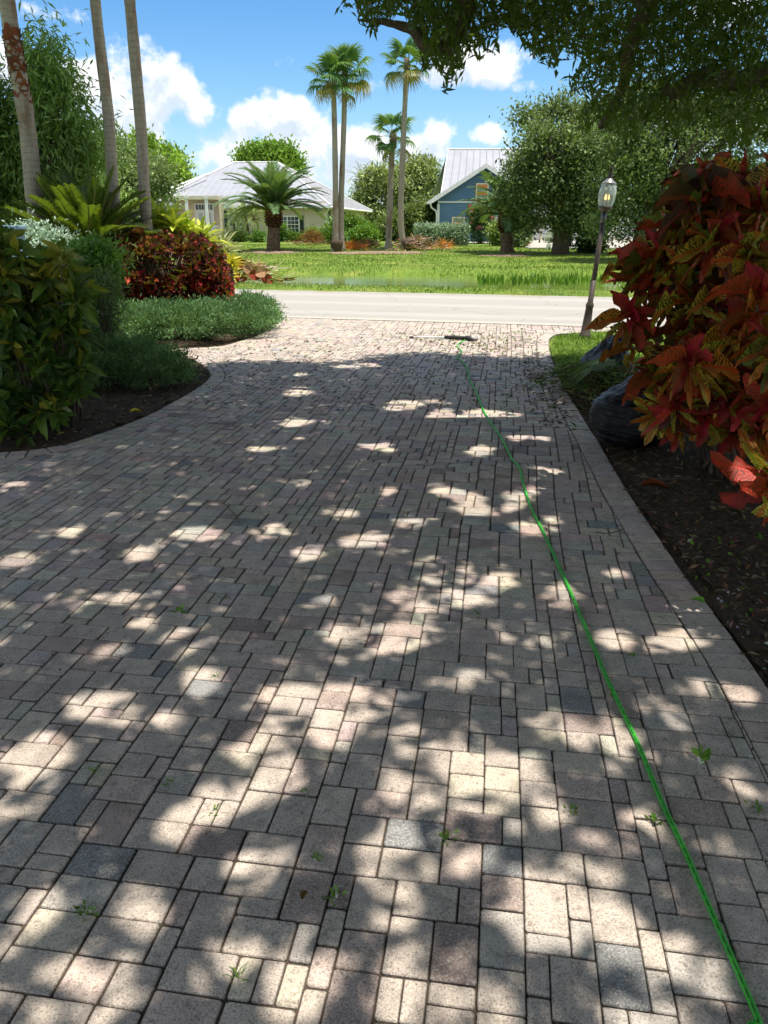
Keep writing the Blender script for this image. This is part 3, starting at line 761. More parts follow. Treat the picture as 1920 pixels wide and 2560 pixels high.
def pinnate_frond(L, ll, npair, c, droop=.5, vee=.45, wl=.02, fwd=.55, stalk=.08, c2=None, rc=None, lead=.12, hang=0.1):
    m = MB(); pts = []
    def at(t): return Vector((L * t * (1 - .18 * droop * t * t), 0, L * (.10 * t - droop * .55 * t ** 2.2)))
    n = 8
    m.tube([at(i / n) for i in range(n + 1)], list(np.linspace(stalk * .35, .006, n + 1)), 4, col=rc or vcol(C(150, 150, 80), 1))
    for i in range(npair):
        t = lead + (1 - lead) * (i + .5) / npair; p = at(t); d = (at(min(t + .02, 1)) - at(t - .02)).normalized()
        l = ll * math.sin(math.pi * (.12 + .80 * t)) ** .6 * RD.uniform(.9, 1.1)
        upv = Vector((0, 1, 0)).cross(d) * -1
        for s in (-1, 1):
            q = (d * fwd * (1 + t) + Vector((0, s, 0)) + upv * vee + Vector((0, 0, -hang)) + Vector((RD.uniform(-.07, .07), 0, RD.uniform(-.08, .08)))).normalized()
            col = vcol(c, RD.uniform(.75, 1.25)) if not c2 or RD.random() > .3 else vcol(c2, RD.uniform(.8, 1.2)); side = d * wl * .5
            b = len(m.v); mid = p + q * l * .5; end = p + q * l - Vector((0, 0, l * .12 * (1 + hang * 5)))
            m.v += [tuple(p - side * .6), tuple(p + side * .6), tuple(mid + side), tuple(end), tuple(mid - side)]; m.c += [col] * 5; m.f += [(b, b + 1, b + 2, b + 4), (b + 4, b + 2, b + 3)]
    return m
def place_fronds(root, meshes, c, n, e0, e1, scale=1.0, name='frond', jit=.12, off=.12, az0=0.0, powr=1.0, roll=.25, zsp=.3):
    c = Vector(c)
    for i in range(n):
        t = i / max(n - 1, 1); az = az0 + i * 2.39996 + RD.uniform(-jit, jit); e = rad(e0 + (e1 - e0) * t ** powr + RD.uniform(-7, 7))
        d = Vector((math.cos(e) * math.cos(az), math.cos(e) * math.sin(az), math.sin(e)))
        up = Vector((-math.sin(e) * math.cos(az), -math.sin(e) * math.sin(az), math.cos(e))); y = up.cross(d)
        M = Matrix((d, y, up)).transposed(); qn = M.to_quaternion() @ Quaternion((1, 0, 0), RD.uniform(-roll, roll))
        s = scale * RD.uniform(.88, 1.08) * (1 - .25 * max(0, .2 - t) / .2)
        h = Vector((math.cos(az), math.sin(az), 0)) * off
        link(name, meshes[i % len(meshes)] if not isinstance(meshes, dict) else (meshes['old'] if t > meshes['cut'] else RD.choice(meshes['new'])), root, c + h + Vector((0, 0, -zsp * t)), None, qn, (s, s, s))
GW = C(74, 116, 54); GW2 = C(96, 132, 62)
fan_new = [mesh_from(fan_frond(.75, .95, 30, c_, dr), 'fan_frond', M_LEAF) for c_, dr in ((GW, .35), (GW2, .5), (GW, .6))]
fan_old = mesh_from(fan_frond(.85, .95, 28, C(150, 148, 62), .9, tip=C(170, 150, 84)), 'fan_frond', M_LEAF)
fanset = {'new': fan_new, 'old': fan_old, 'cut': .86}
def trunk_pts(pxs, Y, base_z=0.0, n=3):
    pts = [P(u, v, Y) for u, v in pxs]; pts[0].z = base_z - .05; return smooth_line(pts, n)
def trunk_part(root, pts, r0, r1, flare=1.4, mat=None, n=12, rough=.05):
    rs = []
    for i, p in enumerate(pts):
        t = i / (len(pts) - 1); r = r0 + (r1 - r0) * t; r *= 1 + (flare - 1) * max(0, 1 - t * 7); rs.append(r * (1 + RD.uniform(-rough, rough)))
    m = MB(); m.tube(pts, rs, n); return m.build('trunk', mat or M_PTRUNK, root, True)
def zt(p): return terrain(p[0], p[1])
def fan_palm(label, pxs, Y, r0, r1, nf, sc=1.0, head=None, az0=0.0, group='tall fan palms across the road', bulb=False, skirt=0, e1=-38):
    b = P(*pxs[0], Y); bz = terrain(b.x, Y); root = thing('fan_palm', label, 'palm tree', (b.x, Y, bz), group)
    pts = trunk_pts(pxs, Y, bz, 6); trunk_part(root, pts, r0, r1, 1.45)
    top = pts[-1]
    hm = MB(); hm.tube([top + Vector((0, 0, -.75)), top + Vector((0, 0, -.2)), top + Vector((0, 0, .1))], [r1 * 1.25, r1 * 1.5, r1 * .9], 10, col=vcol(C(132, 84, 56), 1))
    hm.build('leaf_bases', M_BARK, root, True)
    place_fronds(root, fanset, top, nf, 82, e1, sc, jit=.3, az0=az0)
    if bulb:
        bm = MB(); o = pts[0] + Vector((.08, -.05, 0))
        bm.lathe(o, [(.20, -.1), (.22, .12), (.30, .35), (.33, .5), (.16, .62)], 12, col=C(92, 76, 62)); bm.build('root_bulb', M_DEAD, root, True)
    return root
fan_palm('left stem of the tall twin fan palms, its crown lowest on the left', [(838, 632), (839, 500), (836, 300), (832, 190)], 40, .17, .10, 19, .80, bulb=True, az0=1)
fan_palm('right stem of the tall twin fan palms with the crown leaning right', [(853, 630), (853, 500), (860, 300), (862, 170)], 40.3, .16, .10, 18, .80, az0=2.2)
fan_palm('single tall slender fan palm right of the short one', [(1014, 626), (1002, 560), (1007, 380), (1013, 250), (1018, 150)], 41, .17, .10, 18, .80, bulb=True, az0=.4)
fan_palm('shortest fan palm of the four with a ragged sparse crown', [(971, 624), (973, 560), (978, 420), (983, 330)], 43, .18, .13, 14, .82, az0=3, e1=-62)
nearmesh = {'new': fan_new, 'old': fan_old, 'cut': .8}
for lab, pxs, Y, r in (('thick tall palm trunk at the left edge with shaggy red brown bark', [(92, 640), (88, 520), (66, 300), (36, 130), (18, 0), (2, -200), (-30, -620)], 13.2, .115),
                       ('tall grey palm trunk standing second from the left edge', [(300, 640), (284, 480), (272, 300), (252, 130), (238, 0), (222, -200), (188, -600)], 13.9, .082),
                       ('tall grey brown palm trunk directly behind the red shrub', [(374, 680), (365, 540), (353, 330), (336, 130), (324, 0), (306, -200), (272, -610)], 13.3, .082)):
    b = P(*pxs[0], Y); root = thing('tall_palm', lab, 'palm tree', (b.x, Y, -.03), 'tall palm trunks left of the driveway')
    pts = trunk_pts(pxs, Y, -.03, 8); trunk_part(root, pts, r * 1.15, r * .92, 1.3, n=14, rough=.045)
    if 'shaggy' in lab:
        hm = MB()
        for k in range(150):
            t = RD.random(); q = pts[int(18 + t * 9)]; q2 = pts[int(19 + t * 9)]; q = q.lerp(q2, RD.random()); a = RD.uniform(0, 6.28); o = Vector((math.cos(a), math.sin(a), 0))
            p0 = q + o * r * .85; p1 = q + o * r * RD.uniform(1.1, 1.35) + Vector((0, 0, RD.uniform(-.14, .16))); s_ = Vector((-o.y, o.x, 0)) * .04
            cc = C(140, 78, 56) if RD.random() < .7 else C(110, 70, 50)
            hm.add([p0 - s_ * 2, p0 + s_ * 2, p1 + s_ * .5, p1 - s_ * .5], [(0, 1, 2, 3)], cc)
        hm.build('bark_fibre', M_DEAD, root, kind='stuff')
    place_fronds(root, nearmesh, pts[-1], 26, 80, -40, 1.0, jit=.3, az0=RD.random() * 6)

# date palms
DG = C(84, 114, 72)
def boot(root, c, r, h, n=9):
    m = MB(); c = Vector(c); m.lathe(c, [(r * .78, -.55 * h), (r * 1.02, -.3 * h), (r * 1.1, 0), (r * .98, .35 * h), (r * .55, .6 * h)], 16, col=C(70, 48, 34))
    for row in range(7):
        zz = (-.42 + .14 * row) * h; rr = r * (1.12 - .35 * max(0, (row - 3) / 4) ** 2 - .15 * (row == 0))
        for k in range(n + 1):
            a = 2 * math.pi * (k + .5 * (row % 2)) / (n + 1); o = Vector((math.cos(a), math.sin(a), 0)); s_ = Vector((-o.y, o.x, 0)) * r * .25; p = c + o * rr + Vector((0, 0, zz)); h2 = .055 * h * 1.5
            f = p + o * .05
            col = C(150, 104, 64) if row > 2 else C(96, 66, 46)
            m.add([p - s_, p - Vector((0, 0, h2)), p + s_, p + Vector((0, 0, h2)), f + Vector((0, 0, .0))], [(0, 1, 4), (1, 2, 4), (2, 3, 4), (3, 0, 4)], col)
    m.build('cut_frond_bases', M_DEAD, root)
def date_palm(label, u, vbase, vboot, Y, r, nf, L, az0, e1=-22, ll=.46):
    b = P(u, vbase, Y); bz = zt(b); root = thing('date_palm', label, 'palm tree', (b.x, Y, bz), 'stout date palms on the far lawn')
    c = P(u, vboot, Y); pts = [Vector((b.x, Y, bz - .05)).lerp(c, i / 8) for i in range(9)]; trunk_part(root, pts, r * .92, r * .88, 1.35, mat=M_DBARK, n=16, rough=.09)
    boot(root, c, r * 1.1, .95)
    ms = [mesh_from(pinnate_frond(L, ll, 60, DG, dr, .30, .05, c2=C(112, 138, 92)), 'frond', M_LEAFM) for dr in (.55, .85, 1.05)]
    place_fronds(root, ms, c + Vector((0, 0, .45)), nf, 86, e1, 1.0, jit=.25, az0=az0, powr=.8)
    return root
date_palm('stout date palm with a full arching crown in front of the pale house', 684, 630, 541, 41, .35, 62, 2.9, .3, e1=15)
date_palm('second date palm, its crown half hidden by the big round tree', 1267, 638, 552, 38.5, .33, 40, 2.3, 1.1, e1=14)
# small pygmy palms by the porch
def small_palm(label, u, v, Y, h, nf, L, az0, stems=1, cat='palm tree', nm='pygmy_palm', group=None, col=C(110, 136, 66), mats=None):
    b = P(u, v, Y); bz = zt(b); root = thing(nm, label, cat, (b.x, Y, bz), group)
    ms = [mesh_from(pinnate_frond(L, .28, 30, col, dr, .3, .03, c2=C(160, 160, 80), hang=.25), 'frond', M_LEAF) for dr in (.9, 1.2)]
    for s in range(stems):
        dx = (s - (stems - 1) / 2) * .5; top = Vector((b.x + dx, Y + .1 * s, bz + h * RD.uniform(.85, 1.05)))
        m = MB(); m.tube([Vector((b.x + dx * .5, Y, bz)), Vector((b.x + dx * .8, Y, bz + h * .5)), top], [.13, .09, .11], 8); m.build('trunk', M_BARK, root, True)
        place_fronds(root, ms, top, nf, 80, -35, 1.0, jit=.3, az0=az0 + s)
    return root
small_palm('feathery pygmy palm with drooping yellowed fronds beside the porch', 628, 605, 56, 1.9, 22, 1.5, 0, 2)
small_palm('low feathery palm by the green shutter left of the date palm', 588, 603, 57.5, 1.75, 18, 1.2, 2, 1)
small_palm('dark palm crown poking up right of the pale house roof', 905, 600, 96, 5.6, 24, 3.0, 1, 1, col=C(62, 92, 44))
# sago palm
sb = P(228, 640, 13.0); root = thing('sago_palm', 'sago palm with a dense rosette of stiff olive fronds behind the dark hedge', 'palm', (sb.x, 13.0, 0))
m = MB(); m.tube([(sb.x, 13, 0), (sb.x, 13, .6), (sb.x, 13, 1.15)], [.17, .2, .17], 12, col=C(70, 56, 44)); m.build('trunk', M_DEAD, root, True)
ms = [mesh_from(pinnate_frond(1.12, .17, 62, C(50, 72, 26), dr, .38, .017, fwd=.35, c2=C(76, 92, 32), lead=.1, hang=0), 'frond', M_LEAFG) for dr in (.12, .38, .6)] + \
     [mesh_from(pinnate_frond(1.0, .16, 48, C(110, 116, 38), .7, .3, .016, c2=C(90, 104, 36), lead=.1, hang=.1), 'frond', M_LEAFG)]
place_fronds(root, {'new': ms[:3], 'old': ms[3], 'cut': .95}, (sb.x, 13, 1.17), 74, 84, 2, 1.16, jit=.2, off=.06, powr=.8, zsp=.1)

# ------------------------------------------------------------------ trees and shrubs
def ell(u, v, Y, ru, rv, rd=None):
    """ellipsoid seen at pixel u,v with pixel radii ru, rv, at depth Y"""
    d = Y * 1.0 / FPX / .93; rx = ru * d; rz = rv * d; return (tuple(P(u, v, Y)), (rx, rd if rd else min(rx, rz) * 1.0 + .001, rz))
def at(u, v, Y):
    p = P(u, v, Y); return (p.x, Y, terrain(p.x, Y))
# willow leaved tree on the left
plant('willow_leaved_tree', 'tall narrow weeping tree with shiny willow leaves behind the left palm trunks', 'tree', at(130, 600, 14.3),
      [ell(108, 105, 14.3, 34, 52), ell(112, 180, 14.3, 62, 70), ell(125, 280, 14.3, 100, 90), ell(120, 400, 14.3, 130, 110), ell(200, 330, 14.3, 50, 60), ell(195, 420, 14.3, 55, 60), ell(80, 500, 14.3, 100, 60)],
      520, 34, .34, .16, .034, C(100, 138, 60), C(176, 204, 118), M_LEAFG, .13, .35, 16, droop=1.1, up=.4, outw=.6, v1=.45)
plant('shade_tree', 'dark leafy tree cut by the left edge of the picture behind the shaggy trunk', 'tree', at(-120, 640, 14.0),
      [ell(-40, 230, 14, 60, 60), ell(-60, 350, 14, 110, 100), ell(-20, 480, 14, 100, 80)], 420, 26, .3, .13, .035, C(64, 96, 44), C(122, 156, 76), M_LEAFG, .14, .4, 8, droop=.8)
plant('live_oak', 'grey green spreading tree between the left palm trunks', 'tree', at(330, 600, 30),
      [ell(290, 430, 30, 80, 60), ell(350, 450, 29, 75, 55), ell(375, 420, 30, 45, 36), ell(250, 390, 31, 70, 50), ell(320, 500, 30, 90, 45), ell(415, 475, 29, 36, 34)], 900, 22, .4, .15, .07, C(90, 108, 66), C(146, 162, 108), M_LEAFM, .22, .35, 18)
plant('weeping_shrub', 'pale green feathery bush left of the second palm trunk', 'tree', at(215, 600, 18),
      [ell(215, 470, 18, 60, 60), ell(190, 520, 18, 70, 50), ell(280, 520, 18, 50, 40)], 420, 22, .3, .13, .03, C(104, 136, 60), C(150, 176, 96), M_LEAF, .08, .3, 6, droop=.3)
plant('banyan_dome', 'bright green dome shaped tree left of the pale house roof', 'tree', at(380, 600, 70),
      [ell(375, 440, 70, 92, 74), ell(320, 460, 70, 60, 60), ell(430, 470, 70, 38, 45)], 1500, 20, .7, .32, .2, C(104, 140, 44), C(156, 184, 70), M_LEAFM, .5, .3, 4, up=.6)
plant('pine_dome', 'rounded bright green treetop rising behind the ridge of the pale house', 'tree', at(672, 600, 86),
      [ell(672, 408, 86, 72, 40), ell(625, 405, 86, 32, 26), ell(725, 425, 86, 30, 30), ell(670, 450, 86, 60, 50)], 1300, 20, .8, .36, .22, C(88, 128, 44), C(142, 172, 66), M_LEAFM, .5, .4, 4, up=.6)
plant('mixed_tree', 'tall olive tree between the two houses left of the slender palms', 'tree', at(960, 600, 95),
      [ell(950, 500, 95, 60, 70), ell(1010, 470, 95, 70, 60), ell(1040, 510, 95, 60, 75), ell(1050, 440, 95, 45, 38), ell(960, 450, 95, 45, 28), ell(920, 540, 95, 40, 60), ell(990, 560, 95, 90, 45)],
      1800, 22, .9, .46, .18, C(116, 130, 76), C(172, 180, 116), M_LEAFM, .45, .3, 22, v1=.4)
plant('dark_tree', 'lower darker tree against the left side of the blue house', 'tree', at(1050, 606, 57),
      [ell(1050, 560, 57, 50, 48), ell(1010, 575, 57, 50, 40), ell(960, 590, 57, 36, 26), ell(1075, 540, 57, 30, 34)], 800, 20, .55, .24, .12, C(72, 90, 46), C(132, 142, 80), M_LEAFM, .2, .3, 12)
plant('round_oak', 'big rounded oak standing in front of the blue house', 'tree', at(1400, 640, 37),
      [ell(1380, 400, 36, 100, 92), ell(1310, 440, 36, 60, 56), ell(1290, 500, 36.5, 58, 36), ell(1410, 330, 37, 90, 75), ell(1345, 300, 37, 60, 38), ell(1480, 400, 37, 120, 120), ell(1400, 500, 36, 110, 70), ell(1310, 555, 37, 40, 28), ell(1375, 560, 37, 56, 36), ell(1490, 540, 36, 80, 60), ell(1270, 400, 36.5, 30, 26)],
      2600, 28, .5, .17, .085, C(70, 88, 52), C(138, 154, 100), M_LEAFM, .35, .3, 46, v1=.42)
plant('hanging_oak', 'darker oak with hanging branches behind the street lamp', 'tree', at(1600, 650, 31),
      [ell(1590, 330, 31, 130, 100), ell(1560, 450, 31, 90, 90), ell(1700, 380, 31, 130, 120), ell(1490, 570, 31, 46, 36), ell(1545, 570, 31, 66, 46), ell(1850, 350, 31, 140, 130), ell(1760, 500, 31, 150, 110), ell(1640, 560, 31, 80, 50)],
      2600, 28, .5, .15, .075, C(68, 90, 50), C(138, 156, 98), M_LEAFM, .35, .3, 40, v1=.42)
plant('far_tree', 'distant green tree seen past the right end of the blue house', 'tree', at(1800, 600, 70), [ell(1750, 540, 70, 200, 60), ell(1950, 540, 70, 150, 70)], 700, 14, 1.0, .4, .25, C(60, 86, 34), C(100, 126, 56), M_LEAFM, .4, .3, 5)
plant('far_tree', 'distant tree low on the horizon beyond the left palms', 'tree', at(160, 600, 60), [ell(150, 520, 60, 200, 80), ell(0, 520, 60, 200, 90)], 700, 14, 1.0, .4, .25, C(60, 86, 34), C(100, 126, 56), M_LEAFM, .4, .3, 5)
# shrubs across the road
SH = [('large mounded green bush at the right corner of the pale house', 870, 575, 50, 56, 34, 600, C(64, 104, 34), C(120, 158, 62)),
      ('lower bright bush in front of the corner bush', 905, 590, 48, 40, 20, 260, C(70, 112, 36), C(126, 164, 62)),
      ('leafy shrub just left of the house window', 700, 582, 55, 22, 20, 220, C(64, 100, 40), C(110, 146, 62)),
      ('small round shrub under the house window', 745, 594, 55, 24, 12, 160, C(70, 100, 36), C(120, 150, 56)),
      ('light green shrub left of the downspout', 790, 590, 54, 30, 16, 220, C(84, 120, 40), C(140, 170, 64)),
      ('dark low shrub at the porch steps', 590, 592, 54, 24, 13, 200, C(36, 60, 28), C(70, 96, 44)),
      ('small green shrub beside the date palm trunk', 648, 596, 53, 18, 15, 180, C(60, 96, 34), C(110, 146, 54)),
      ('flowering shrub with a few pink blooms in front of the blue house', 1202, 545, 50, 34, 36, 420, C(52, 76, 44), C(96, 120, 76)),
      ('yellow green shrub behind the second date palm trunk', 1248, 588, 46, 24, 34, 300, C(90, 116, 50), C(150, 164, 84)),
      ('grey green shrub right of the second date palm trunk', 1300, 585, 44, 28, 30, 260, C(80, 104, 60), C(140, 156, 104)),
      ('variegated bush behind the white post', 1385, 600, 50, 15, 20, 140, C(120, 140, 110), C(190, 200, 176)),
      ('dark bush at the end of the far lawn', 1480, 610, 38, 34, 28, 320, C(24, 40, 20), C(60, 84, 40))]
for lab, u, v, Y, ru, rv, n, c1, c2 in SH:
    e = ell(u, v, Y, ru, rv); plant('shrub', lab, 'shrub', at(u, 610, Y), [e, ((e[0][0], e[0][1], e[0][2] * .6 + .1), (e[1][0] * .9, e[1][1], e[1][2]))], n, 18, .28, .16, .08, c1, c2, M_LEAFG, .05, .2, 5, stem='stem', shell=.5)
root = bpy.data.objects['shrub.007']
pk = MB()
for k in range(26):
    p = P(1202 + RD.uniform(-34, 30), 545 + RD.uniform(-30, 30), 49.2); pk.add([p, p + Vector((.12, 0, .02)), p + Vector((.1, .02, .1)), p + Vector((0, 0, .1))], [(0, 1, 2, 3)], C(206, 70, 96))
pk.build('flowers', M_LEAF, root, kind='stuff')
# clipped silver hedge
e1_, e2_ = P(1036, 617, 47), P(1168, 617, 47)
root = thing('silver_hedge', 'clipped silvery hedge in front of the blue house', 'hedge', ((e1_.x + e2_.x) / 2, 47, zt(e1_)))
n = 9000; pos = np.stack([rng.uniform(e1_.x, e2_.x, n), 47 + rng.uniform(-.7, .7, n), rng.uniform(.15, 1.24, n)], 1)
sd = rng.integers(0, 3, n); pos[sd == 0, 1] = 46.35 + rng.normal(size=(sd == 0).sum()) * .12; pos[sd == 1, 2] = 1.20 + rng.normal(size=(sd == 1).sum()) * .08
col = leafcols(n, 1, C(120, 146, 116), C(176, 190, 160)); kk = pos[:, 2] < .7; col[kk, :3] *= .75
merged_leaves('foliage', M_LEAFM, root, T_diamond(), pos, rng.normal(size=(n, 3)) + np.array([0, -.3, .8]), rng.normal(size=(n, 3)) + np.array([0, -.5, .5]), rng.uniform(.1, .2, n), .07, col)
m = MB()
for k in range(12): x = e1_.x + (e2_.x - e1_.x) * (k + .5) / 12; m.tube([(x, 47, .1), (x + .05, 47, .9)], .04, 5)
m.build('stems', M_BARK, root, kind='stuff')
# left side of the driveway, beyond the dark hedge
plant('silver_shrub', 'silvery white leaved shrub beside the blue grey cabinet', 'shrub', at(80, 640, 10.5), [ell(90, 600, 10.5, 70, 34), ell(150, 610, 10.3, 50, 26), ell(60, 640, 10.3, 80, 40)], 420, 20, .16, .06, .022, C(130, 158, 130), C(206, 222, 204), M_LEAFM, .03, .2, 8, stem='stem')
plant('leafy_shrub', 'fresh green small leaved shrub in front of the sago palm', 'shrub', at(230, 760, 9.4), [ell(200, 650, 9.4, 75, 36), ell(250, 670, 9.3, 55, 60), ell(240, 740, 9.2, 50, 70)], 620, 20, .15, .065, .022, C(58, 98, 36), C(116, 160, 70), M_LEAFG, .03, .2, 8, stem='stem')
plant('thin_stemmed_shrub', 'sparse twiggy shrub with thin bare stems right of the dark hedge', 'shrub', at(255, 880, 8.4), [ell(258, 740, 8.4, 40, 60), ell(262, 800, 8.4, 34, 60)], 120, 14, .12, .06, .016, C(60, 80, 50), C(110, 126, 90), M_LEAFM, .02, .3, 26, stem='stem')
plant('lime_shrub', 'lime green bushy tree foliage behind the sago palm', 'shrub', at(200, 640, 15.2), [ell(130, 560, 15.2, 150, 50), ell(230, 560, 15.2, 70, 40)], 420, 20, .25, .12, .04, C(84, 124, 40), C(136, 170, 72), M_LEAF, .05, .3, 5)
# creeping junipers
def juniper(label, ells, n, base):
    root = thing('creeping_juniper', label, 'shrub', base, 'junipers along the driveway')
    ex = []
    for c_, r_ in ells:
        for _ in range(9):
            d = sph(1)[0]; d[2] = abs(d[2]); ex.append((tuple(np.array(c_) + d * np.array(r_) * .92), tuple(np.array(r_) * RD.uniform(.2, .42))))
    cc, out, pos, nn = crown(ells + ex, int(n * 1.5), 44, .12, .72, .6)
    X = out[:, None, :] * .9 + rng.normal(size=(nn, 1, 3)) * .35 + rng.normal(size=pos.shape) * .28 + np.array([0, 0, .45]); N = rng.normal(size=pos.shape)
    p = pos.reshape(-1, 3); k = p[:, 2] > .01; m_ = len(p)
    merged_leaves('foliage', M_LEAFM, root, T_diamond(-.1), p[k], X.reshape(-1, 3)[k], N.reshape(-1, 3)[k], rng.uniform(.03, .065, m_)[k], rng.uniform(.010, .017, m_)[k], leafcols(nn, 44, C(66, 102, 64), C(126, 160, 104), .3)[k])
    sp = cc[rng.integers(0, nn, 260)]; so2 = unit(sp - np.mean(sp, 0)) + np.array([0, 0, .5]) + rng.normal(size=sp.shape) * .35; t_ = rng.random((260, 26, 1)) * .15
    pp2 = (sp[:, None] + unit(so2)[:, None] * t_).reshape(-1, 3); X2 = np.repeat(so2, 26, 0) + rng.normal(size=pp2.shape) * .55; kk2 = pp2[:, 2] > .02
    merged_leaves('stray_shoots', M_LEAFM, root, T_diamond(-.1), pp2[kk2], X2[kk2], rng.normal(size=pp2.shape)[kk2], .035, .012, leafcols(260, 26, C(84, 120, 74), C(140, 170, 112), .25)[kk2])
    m = MB()
    for i in range(16): m.tube(branch(Vector(base), cc[rng.integers(0, nn)], .1), np.linspace(.025, .006, 6), 5)
    m.build('branches', M_BARK, root, kind='stuff')
juniper('long feathery juniper mound beside the sunlit end of the driveway', [((-3.0, 11.0, .28), (.85, .6, .19)), ((-2.35, 11.6, .2), (.62, .6, .23)), ((-3.9, 11.0, .14), (.8, .7, .22)), ((-2.2, 12.3, .22), (.5, .55, .24)), ((-3.1, 11.9, .2), (.75, .6, .22))], 1900, (-2.9, 11.5, 0))
juniper('low shaded juniper spreading below the dark hedge onto the paving', [((-2.45, 8.1, .12), (.42, .5, .20)), ((-3.0, 8.2, .16), (.6, .65, .27)), ((-3.7, 8.6, .22), (.65, .8, .36)), ((-3.8, 9.3, .3), (.55, .5, .32))], 1300, (-3.0, 8.7, 0))

# ------------------------------------------------------------------ crotons: whorls of large leaves on branch tips
def whorls(centres, axes, nl, L, W_, t0=22, t1=118, ci=None, spread=.07, lj=.2):
    pos, X, N, LL, WW, cidx = [], [], [], [], [], []
    for w_i, (c, a) in enumerate(zip(centres, axes)):
        a = Vector(a).normalized(); r = a.orthogonal().normalized(); s = a.cross(r); n = nl if isinstance(nl, int) else nl[w_i]; ph = RD.random() * 6
        for i in range(n):
            t = (i + .5) / n; an = ph + i * 2.39996; th = rad(t0 + (t1 - t0) * t + RD.uniform(-12, 12)); ro = r * math.cos(an) + s * math.sin(an)
            x = a * math.cos(th) + ro * math.sin(th); nn = a * math.sin(th) - ro * math.cos(th)
            pos.append(tuple(Vector(c) - a * spread * t + ro * .008)); X.append(tuple(x)); N.append(tuple(nn + Vector((RD.uniform(-.3, .3), RD.uniform(-.3, .3), RD.uniform(-.1, .3)))))
            l = L * (.6 + .5 * math.sin(math.pi * (.2 + .7 * t))) * RD.uniform(1 - lj, 1 + lj); LL.append(l); WW.append(W_ * l / L * RD.uniform(.85, 1.15)); cidx.append(ci(t, w_i))
    return [np.array(q) for q in (pos, X, N, LL, WW, cidx)]
CT = [T_leaf(b, f, w_, tw=tw, st=(0, .1, .22, .36, .5, .64, .78, .9, 1), wd=wd_) for b, f, w_, tw, wd_ in ((-.2, .35, .16, .5, (.05, .4, .75, .95, 1, .92, .78, .45, .03)), (-.5, .45, .12, -.8, (.05, .3, .6, .85, 1, .98, .8, .5, .03)), (-.85, .3, .2, .9, (.05, .5, .85, 1, .9, .72, .8, .45, .03)), (.08, .5, .12, -.4, (.05, .3, .7, .95, .9, 1, .75, .4, .03)), (-.35, .6, .2, -1.1, (.05, .45, .8, 1, .95, .8, .6, .35, .02)), (-.6, .4, .22, 1.2, (.05, .35, .7, .8, 1, .9, .85, .5, .03)))]
CP = [C(188, 32, 58), C(150, 26, 42), C(200, 92, 34), C(216, 132, 48), C(214, 172, 60), C(190, 180, 64), C(104, 22, 34), C(66, 20, 28), C(190, 60, 44), C(124, 140, 54), C(52, 24, 26)]
CP = [(c[0], c[1], c[2], al) for c, al in zip([tuple(q_ * .95 for q_ in c_[:3]) + (1,) for c_ in CP], (.5, .6, .8, 1, 1, 1, .5, .4, .7, 1, .3))]
hullR = [(1600, 650), (1620, 590), (1700, 530), (1760, 470), (1800, 450), (1990, 440), (2050, 600), (2050, 1000), (1990, 1120), (1900, 1000), (1760, 990), (1690, 1000), (1650, 900), (1700, 800), (1700, 720), (1640, 690)]
man = [(1722, 905, 3.5, 15), (1575, 790, 4.3, 12), (1765, 455, 4.4, 10), (1850, 460, 4.2, 11), (1905, 520, 3.9, 12), (1692, 560, 4.2, 12), (1650, 640, 4.3, 13), (1790, 600, 3.8, 12), (1880, 640, 3.5, 12), (1740, 680, 4.1, 13),
       (1900, 740, 3.4, 12), (1850, 820, 3.6, 11), (1945, 860, 3.1, 12), (1690, 1010, 3.8, 10), (1800, 970, 3.7, 11), (1905, 940, 3.5, 10), (1935, 1205, 2.85, 10), (1600, 640, 4.6, 8), (1585, 700, 4.5, 7),
       (1680, 740, 4.4, 9), (1720, 810, 4.2, 10), (1580, 850, 4.5, 7), (1800, 760, 4.1, 12), (1945, 1010, 3.3, 8), (1840, 1010, 3.6, 7), (1750, 1040, 4.2, 9), (1830, 1080, 4.3, 8), (1900, 1070, 4.0, 8), (1700, 1070, 4.5, 8), (1820, 520, 4.3, 11), (1930, 450, 4.2, 10), (1650, 1040, 4.0, 7), (1640, 940, 4.1, 8)]
cen, axs, nls = [], [], []
for u, v, Y, n in man:
    cen.append(P(u, v, Y)); nls.append(n + 3); axs.append(Vector((RD.uniform(-.7, .2), RD.uniform(-.9, -.3), RD.uniform(.25, .9) - (.5 if v > 950 else 0))))
tries = 0
while len(cen) < 128 and tries < 4000:
    tries += 1; u = RD.uniform(1480, 2050); v = RD.uniform(440, 1120)
    if in_poly([u], [v], hullR)[0] : cen.append(P(u, v, RD.uniform(3.9, 5.3))); nls.append(RD.randint(9, 14)); axs.append(Vector((RD.uniform(-.8, .5), RD.uniform(-.8, .5), RD.uniform(.1, 1))))
def cir(t, w_):
    hi = cen[w_].z; r = RD.random()
    dark = w_ >= len(man) and RD.random() < .55
    if dark: return RD.choice([6, 7, 10, 7, 9, 8])
    if t < .3: return RD.choice([0, 1, 0, 8, 5])
    return RD.choice([2, 3, 4, 4, 5, 3, 3, 1, 8, 5, 9] if r < .82 else [6, 7, 8, 2, 1])
pos, X, N, LL, WW, ci = whorls(cen, axs, [q_ + 6 for q_ in nls], .160, .044, 14, 128, cir, .10, .2)
rb = Vector((2.55, 4.7, 0)); root = thing('croton_bush', 'tall croton bush with big red, orange and yellow patterned leaves on the right', 'shrub', rb)
leaves_split(root, M_CROT, CT, pos, X, N, LL, WW, ci, CP, 300)
m = MB()
